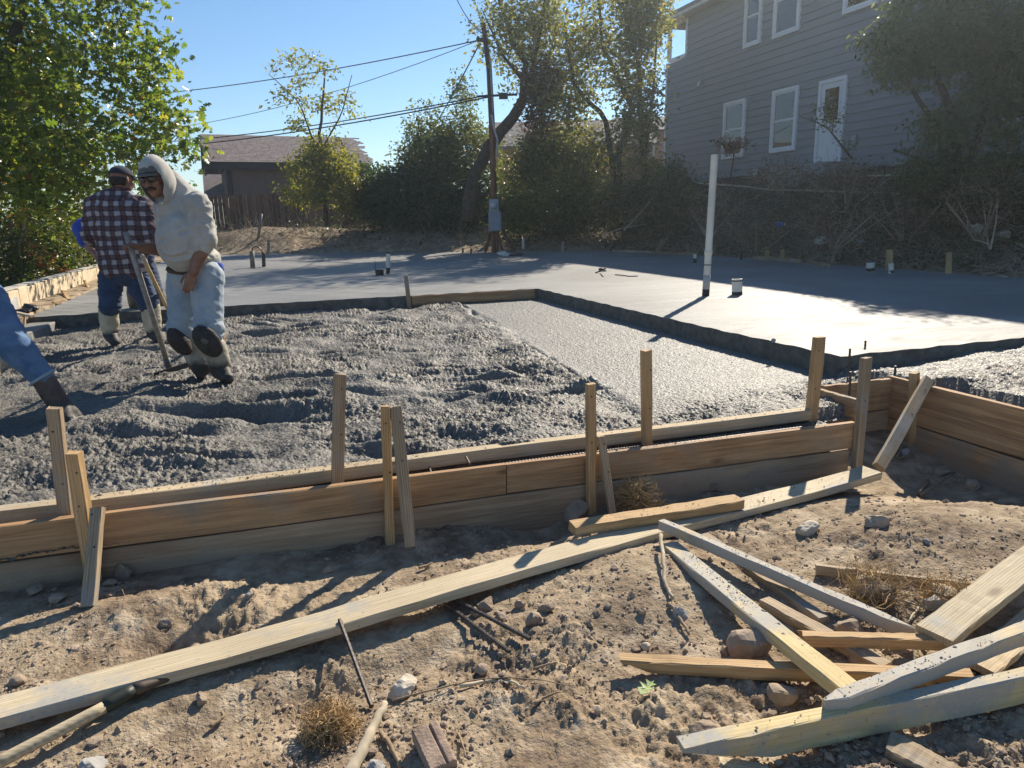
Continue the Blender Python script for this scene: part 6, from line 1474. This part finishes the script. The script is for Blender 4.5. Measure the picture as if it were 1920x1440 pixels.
    for kn, c, rr, sg in ((knL, J(389, 640, Y0 - .235), (.112, .045, .132), 0), (knR, J(336, 640, Y0 - .05), (.085, .06, .125), 1)):
        g = Geo(); Xp = nrm(GR - GF * .15); Zp = nrm(UP * .95 - GR * (.30 if not sg else .35)); Yp = np.cross(Zp, Xp)
        ellip(g, c, (rr[0] * .95, rr[1] * 1.15, rr[2] * .95), Xp, Yp, Zp); o = blend("knee_pad", g, M_PAD, t, .009, 2, folds(.006, 14, 14, 50 + sg))
        if not sg: ellip_g = Geo(); ellip(ellip_g, c - GF * .044 + UP * .01, (.03, .012, .026), Xp, Yp, Zp); q = ellip_g.build("buckle", plain("pad_buckle", (.11, .10, .09), .6), None, True); q.parent = o; q.location = (0, 0, 0); q.location = -Vector(t.location) * 0
    for nm, top, an, toe in (("boot", J(400, 648, Y0 - .11), J(414, 690, Y0 - .06), at(428, 716, WZ) + UP * .03), ("boot", J(362, 650, Y0 + .06), J(377, 688, Y0 + .04), at(377, 708, WZ) + UP * .03)):
        g = Geo(); boot(g, top, an, toe, .088, .078); blend(nm, g, M_BOOT1, t, .010, 2, folds(.008, 12, 26, 60))
    # the rake he holds
    top = J(240, 449, Y0 - .10); foot = at(318, 692, WZ + .015)
    rk = thing("concrete_rake", "long grey-handled concrete rake held upright by the man in the hoodie", "rake", foot)
    ax = nrm(foot - top)
    Geo().tube([top - ax * .05, top + (foot - top) * .5, foot - ax * .02], [.0205, .0205, .0205], 12).build("handle", plain("aluminium_handle", (.30, .285, .265), .45, .3, 25, .3), rk, True)
    a, b = at(293, 703, WZ + .02), at(352, 684, WZ + .05); xx = nrm(b - a)
    Geo().box((a + b) / 2 + UP * .0, (np.linalg.norm(b - a) + .04, .008, .045), xx, nrm(np.cross(UP, xx)), UP).build("blade", plain("rake_blade", (.04, .04, .04), .5), rk, bevel=.003)
    Geo().tube([foot - ax * .10, foot + UP * .0], .026, 10).build("ferrule", plain("ferrule_grey", (.10, .10, .10), .5), rk, True)
hooded_man()

# ---- man in the plaid shirt, back to us
def plaid_man():
    Y0 = 7.13; J = atY
    t = thing("person", "man seen from behind in a plaid shirt, navy cap and dark jeans", "person", at(240, 638, WZ))
    hd = J(229, 338, Y0 - .02); F_ = GF * .90 + GR * .42 - UP * .18; U_ = UP + GF * .1
    neck = J(227, 358, Y0); chest = J(222, 400, Y0); waist = J(229, 458, Y0); pel = J(233, 503, Y0 + .02)
    shL, shR = J(180, 384, Y0), J(266, 388, Y0 + .04); elL, elR = J(168, 440, Y0 - .02), J(283, 445, Y0 + .02)
    wrL, wrR = J(196, 468, Y0 + .27), J(262, 472, Y0 + .28)
    hipL, hipR = J(208, 520, Y0), J(256, 518, Y0 + .04); knL, knR = J(206, 572, Y0 - .04), J(277, 566, Y0 + .02); anL, anR = J(207, 626, Y0), J(288, 622, Y0 + .03)
    g = Geo(); head(g, hd, F_, U_, 1.04); capsule(g, hd - UP * .04, neck - UP * .02, .06, .07)
    ellip(g, chest, (.20, .12, .22)); ellip(g, waist, (.19, .14, .2)); ellip(g, pel, (.17, .13, .13)); capsule(g, neck, chest, .08, .14)
    for s_, e_, w_ in ((shL, elL, wrL), (shR, elR, wrR)):
        capsule(g, s_, e_, .06, .05); capsule(g, e_, w_, .05, .033); capsule(g, chest + UP * .09, s_, .1, .06)
    for h_, k_, a_ in ((hipL, knL, anL), (hipR, knR, anR)): capsule(g, h_, k_, .09, .06); capsule(g, k_, a_, .06, .045)
    hand(g, wrL, GF * .6 + GR * .5 - UP * .4, -UP * .5 + GR * .6, 1, .9, .18); hand(g, wrR, GF * .6 - GR * .4 - UP * .4, -UP * .5 - GR * .6, -1, .9, .18)
    blend("body", g, M_SKIN, t, .008, 2)
    g = Geo(); ellip(g, chest + UP * .01, (.262, .165, .235)); ellip(g, (chest + waist) / 2, (.262, .185, .24)); ellip(g, waist - UP * .03, (.250, .185, .23)); capsule(g, shL + GR * .03, shR - GR * .03, .112, .108); capsule(g, neck - UP * .02, chest, .095, .16)
    capsule(g, pel + UP * .03 - GR * .05, pel + UP * .03 + GR * .05, .185, .18)
    for s_, e_, w_ in ((shL, elL, wrL), (shR, elR, wrR)): capsule(g, s_, e_, .102, .082); capsule(g, e_, e_ + (w_ - e_) * .55, .082, .066)
    f0 = folds(.020, 8, 16, 13, .6); blend("plaid_shirt", g, M_PLAID, t, .011, 3, lambda co: f0(co))
    g = Geo(); a = np.linspace(-2.5, 2.5, 16); Fh = nrm(F_)
    Geo().tube([neck + UP * .018 - GF * (.078 * math.cos(x)) + GR * .085 * math.sin(x) for x in a], .018, 8).build("collar", M_PLAID, t, True)
    g = Geo(); ellip(g, pel - UP * .035, (.195, .16, .14))
    for h_, k_ in ((hipL, knL), (hipR, knR)): capsule(g, h_, k_, .118, .098); capsule(g, k_ + UP * .02, k_ - UP * .015, .102, .104)
    f2 = folds(.016, 9, 20, 33, .5); blend("jeans", g, M_JEANDARK, t, .010, 3, lambda co: f2(co))
    for top, an, toe in ((J(203, 578, Y0 - .03), J(207, 624, Y0), at(205, 650, WZ) + GF * .12 + UP * .02), (J(281, 572, Y0 + .03), J(288, 620, Y0 + .03), at(289, 646, WZ) + GF * .12 + UP * .02)):
        g = Geo(); boot(g, top, an, toe, .092, .075); blend("boot", g, M_BOOT2, t, .010, 2, folds(.007, 12, 26, 60))
    Fh = nrm(F_); Uh = nrm(U_ - Fh * (U_ @ Fh)); Sh = np.cross(Fh, Uh)
    shell(hd + Uh * .030 - Fh * .008, (.094, .116, .102), Sh, Fh, Uh, lambda V: V[:, 2] > .08, "cap", M_NAVY, t, .008, 3)
    V = []
    for q in (0, .5, 1.0):
        for a in np.linspace(-1, 1, 9): V.append(hd + Uh * (.050 - .012 * q - .010 * a * a) + Fh * (.088 * math.sqrt(max(0, 1 - (a * .78) ** 2)) + .066 * q * math.sqrt(max(0, 1 - (a * .92) ** 2))) + Sh * a * .074)
    Fq = [[k_ * 9 + i, k_ * 9 + i + 1, (k_ + 1) * 9 + i + 1, (k_ + 1) * 9 + i] for k_ in (0, 1) for i in range(8)]
    o = mesh_np("cap_brim", np.array(V), np.array(Fq), M_NAVY, t, True); sd = o.modifiers.new("t", 'SOLIDIFY'); sd.thickness = .007
    shell(hd + Uh * .0 - Fh * .012, (.088, .108, .088), Sh, Fh, Uh, lambda V: (V[:, 2] < .2) & (V[:, 2] > -.75) & (V[:, 1] < .05), "hair", M_HAIR, t, .008, 3)
plaid_man()

# ---- man in blue, bent over behind the plaid shirt
def blue_man():
    Y0 = 8.75; J = atY
    t = thing("person", "man in a bright blue shirt bending over, mostly hidden behind the plaid shirt", "person", at(275, 592, WZ))
    pel = J(262, 480, Y0 + .1); waist = J(232, 455, Y0 - .1); chest = J(205, 440, Y0 - .3); hd = J(205, 470, Y0 - .62)
    shL, shR = J(182, 432, Y0 - .42), J(215, 425, Y0 + .0); elL = J(160, 452, Y0 - .62); wrL = J(196, 500, Y0 - .75); elR, wrR = J(215, 480, Y0 - .2), J(222, 530, Y0 - .5)
    hipL, hipR = J(255, 505, Y0 - .02), J(276, 500, Y0 + .22); knL, knR = J(254, 545, Y0 - .1), J(291, 545, Y0 + .1); anL, anR = J(257, 580, Y0 + .05), J(306, 578, Y0 + .25)
    g = Geo(); head(g, hd, -UP * .8 - GR * .3 - GF * .3, -GR * .6 - UP * .2 - GF * .4, 1.0); capsule(g, hd, chest, .06, .08); capsule(g, chest, waist, .12, .12); capsule(g, waist, pel, .12, .13)
    for s_, e_, w_ in ((shL, elL, wrL), (shR, elR, wrR)): capsule(g, chest, s_, .09, .06); capsule(g, s_, e_, .056, .046); capsule(g, e_, w_, .046, .031)
    for h_, k_, a_ in ((hipL, knL, anL), (hipR, knR, anR)): capsule(g, h_, k_, .085, .058); capsule(g, k_, a_, .058, .042)
    hand(g, wrL, -UP * .9 + GR * .3, GR, 1, .8, .18); hand(g, wrR, -UP * .9 + GR * .3, -GR, -1, .8, .18); blend("body", g, M_SKIN, t, .009, 2)
    g = Geo(); capsule(g, chest, waist, .165, .165); capsule(g, waist, pel + (waist - pel) * .3, .165, .165); capsule(g, shL, shR, .10, .10); 
    capsule(g, shL, shL + (elL - shL) * .85, .105, .105); ellip(g, J(158, 430, Y0 - .50), (.125, .10, .125)); capsule(g, shR, shR + (elR - shR) * .7, .085, .08)
    blend("shirt", g, M_BLUETEE, t, .012, 3, folds(.010, 8, 14, 23))
    g = Geo(); ellip(g, pel, (.17, .16, .15))
    for h_, k_ in ((hipL, knL), (hipR, knR)): capsule(g, h_, k_, .11, .09)
    blend("jeans", g, M_JEANDARK, t, .012, 3, folds(.010, 9, 24, 33))
    for top, an, toe in ((J(252, 548, Y0 - .05), J(256, 578, Y0 + .05), at(243, 598, WZ) + UP * .03), (J(292, 548, Y0 + .12), J(305, 574, Y0 + .25), at(300, 594, WZ) + UP * .02)):
        g = Geo(); boot(g, top, an, toe, .090, .078); blend("boot", g, M_BOOT4, t, .012, 2)
blue_man()

# ---- man striding in at the left edge; only his trailing leg is in the picture
def left_man():
    Y0 = 4.2; J = atY
    t = thing("person", "man at the left edge, only one blue-jeaned leg and brown boot showing", "person", at(120, 786, WZ))
    hip = J(-36, 560, Y0 + .05); kn = J(28, 650, Y0 - .02); an = J(112, 760, Y0 + .02)
    pel = J(-85, 545, Y0 + .1); waist = J(-130, 480, Y0 + .0); chest = J(-165, 400, Y0 - .1); neck = J(-190, 335, Y0 - .15); hd = J(-205, 285, Y0 - .2)
    hip2 = J(-95, 575, Y0 + .30); kn2 = J(-175, 680, Y0 + .35); an2 = J(-160, 800, Y0 + .4)
    g = Geo(); head(g, hd, -GR * .8 + GF * .5 - UP * .3, UP - GR * .3, 1.0); capsule(g, hd, neck, .058, .068); capsule(g, neck, chest, .08, .14); capsule(g, chest, waist, .15, .14); capsule(g, waist, pel, .14, .14)
    for s_, e_, w_, k_ in ((J(-150, 375, Y0 - .3), J(-150, 470, Y0 - .35), J(-215, 520, Y0 - .3), 1), (J(-190, 375, Y0 + .15), J(-235, 465, Y0 + .2), J(-260, 520, Y0 + .05), -1)):
        capsule(g, chest, s_, .1, .06); capsule(g, s_, e_, .056, .046); capsule(g, e_, w_, .046, .031); hand(g, w_, -UP * .6 - GR * .6, -UP + GR * .2, k_, .9, .18)
    for h_, k_, a_ in ((hip, kn, an), (hip2, kn2, an2)): capsule(g, pel, h_, .1, .09); capsule(g, h_, k_, .09, .06); capsule(g, k_, a_, .06, .045)
    blend("body", g, M_SKIN, t, .009, 2)
    g = Geo(); capsule(g, chest, waist, .175, .175); capsule(g, waist, pel, .175, .17); capsule(g, J(-150, 378, Y0 - .28), J(-190, 378, Y0 + .13), .1, .1); capsule(g, J(-150, 375, Y0 - .3), J(-150, 450, Y0 - .34), .085, .075); capsule(g, J(-190, 375, Y0 + .15), J(-228, 450, Y0 + .19), .085, .075)
    blend("shirt", g, M_JEANDARK, t, .012, 3, folds(.010, 8, 14, 24))
    g = Geo(); ellip(g, pel, (.19, .18, .15)); capsule(g, hip, kn, .132, .092); e_ = J(76, 703, Y0 + .0); capsule(g, kn, e_, .094, .074); capsule(g, hip2, kn2, .125, .095); capsule(g, pel, hip, .15, .13)
    f2 = folds(.012, 9, 16, 43, .9); blend("jeans", g, M_JEANBLUE, t, .010, 3, lambda co: f2(co))
    rim("jeans_hem", J(79, 708, Y0 + .0), e_ - kn, .072, plain("hem_pale", (.30, .36, .42), .9), t, .010)
    top = J(68, 690, Y0); g = Geo(); capsule(g, top, an, .068, .062, 16); capsule(g, an, at(126, 793, WZ) + UP * .015, .062, .055, 14); capsule(g, an, at(142, 786, WZ) + UP * .02, .055, .042, 14)
    blend("boot", g, M_BOOT3, t, .009, 2, folds(.006, 14, 30, 61))
    g = Geo(); boot(g, J(-170, 700, Y0 + .36), an2, at(-190, 830, WZ) + UP * .03, .09, .075); blend("boot", g, M_BOOT3, t, .012, 2)
left_man()
# wooden handled tools seen past the hooded man
a, b = atY(279, 506, 6.6), at(330, 612, WZ); ax = nrm(b - a)
t = thing("concrete_rake", "rake with a pale wooden handle leaning between the plaid shirt and the hooded man", "rake", b)
Geo().tube([a - ax * .35, a, b], .019, 10).build("handle", W_YELLOW, t, True)
Geo().box(b + UP * .03, (.5, .012, .09), nrm(GR * .9 - GF * .4), nrm(GF * .9 + GR * .4), UP).build("blade", plain("rake_blade_b", (.04, .04, .04), .5), t, bevel=.003)
a, b = atY(405, 545, 6.3), at(417, 632, WZ); o = beam("stake", b - UP * .15, a, .045, .03, W_STAKE, side=GR, ref='mid', n=4, label="pale stake standing behind the hooded man's leg", cat="stake"); flip_check(o)

# ------------------------------------------------------------------ thin scattering volume added to imitate the lens veil towards the sun
def veil_haze():
    g = NT("veil_haze_volume"); t = g.t
    t.nodes.remove(g.b); pv = t.nodes.new("ShaderNodeVolumePrincipled"); pv.inputs['Density'].default_value = 0.0017
    pv.inputs['Color'].default_value = (.80, .91, 1, 1); pv.inputs['Anisotropy'].default_value = 0.72
    t.links.new(pv.outputs[0], g.out.inputs['Volume'])
    o = Geo().box2((-760, -760, -2.5), (760, 760, 12)).build("veil_haze", g.m, None, kind='stuff')
veil_haze()
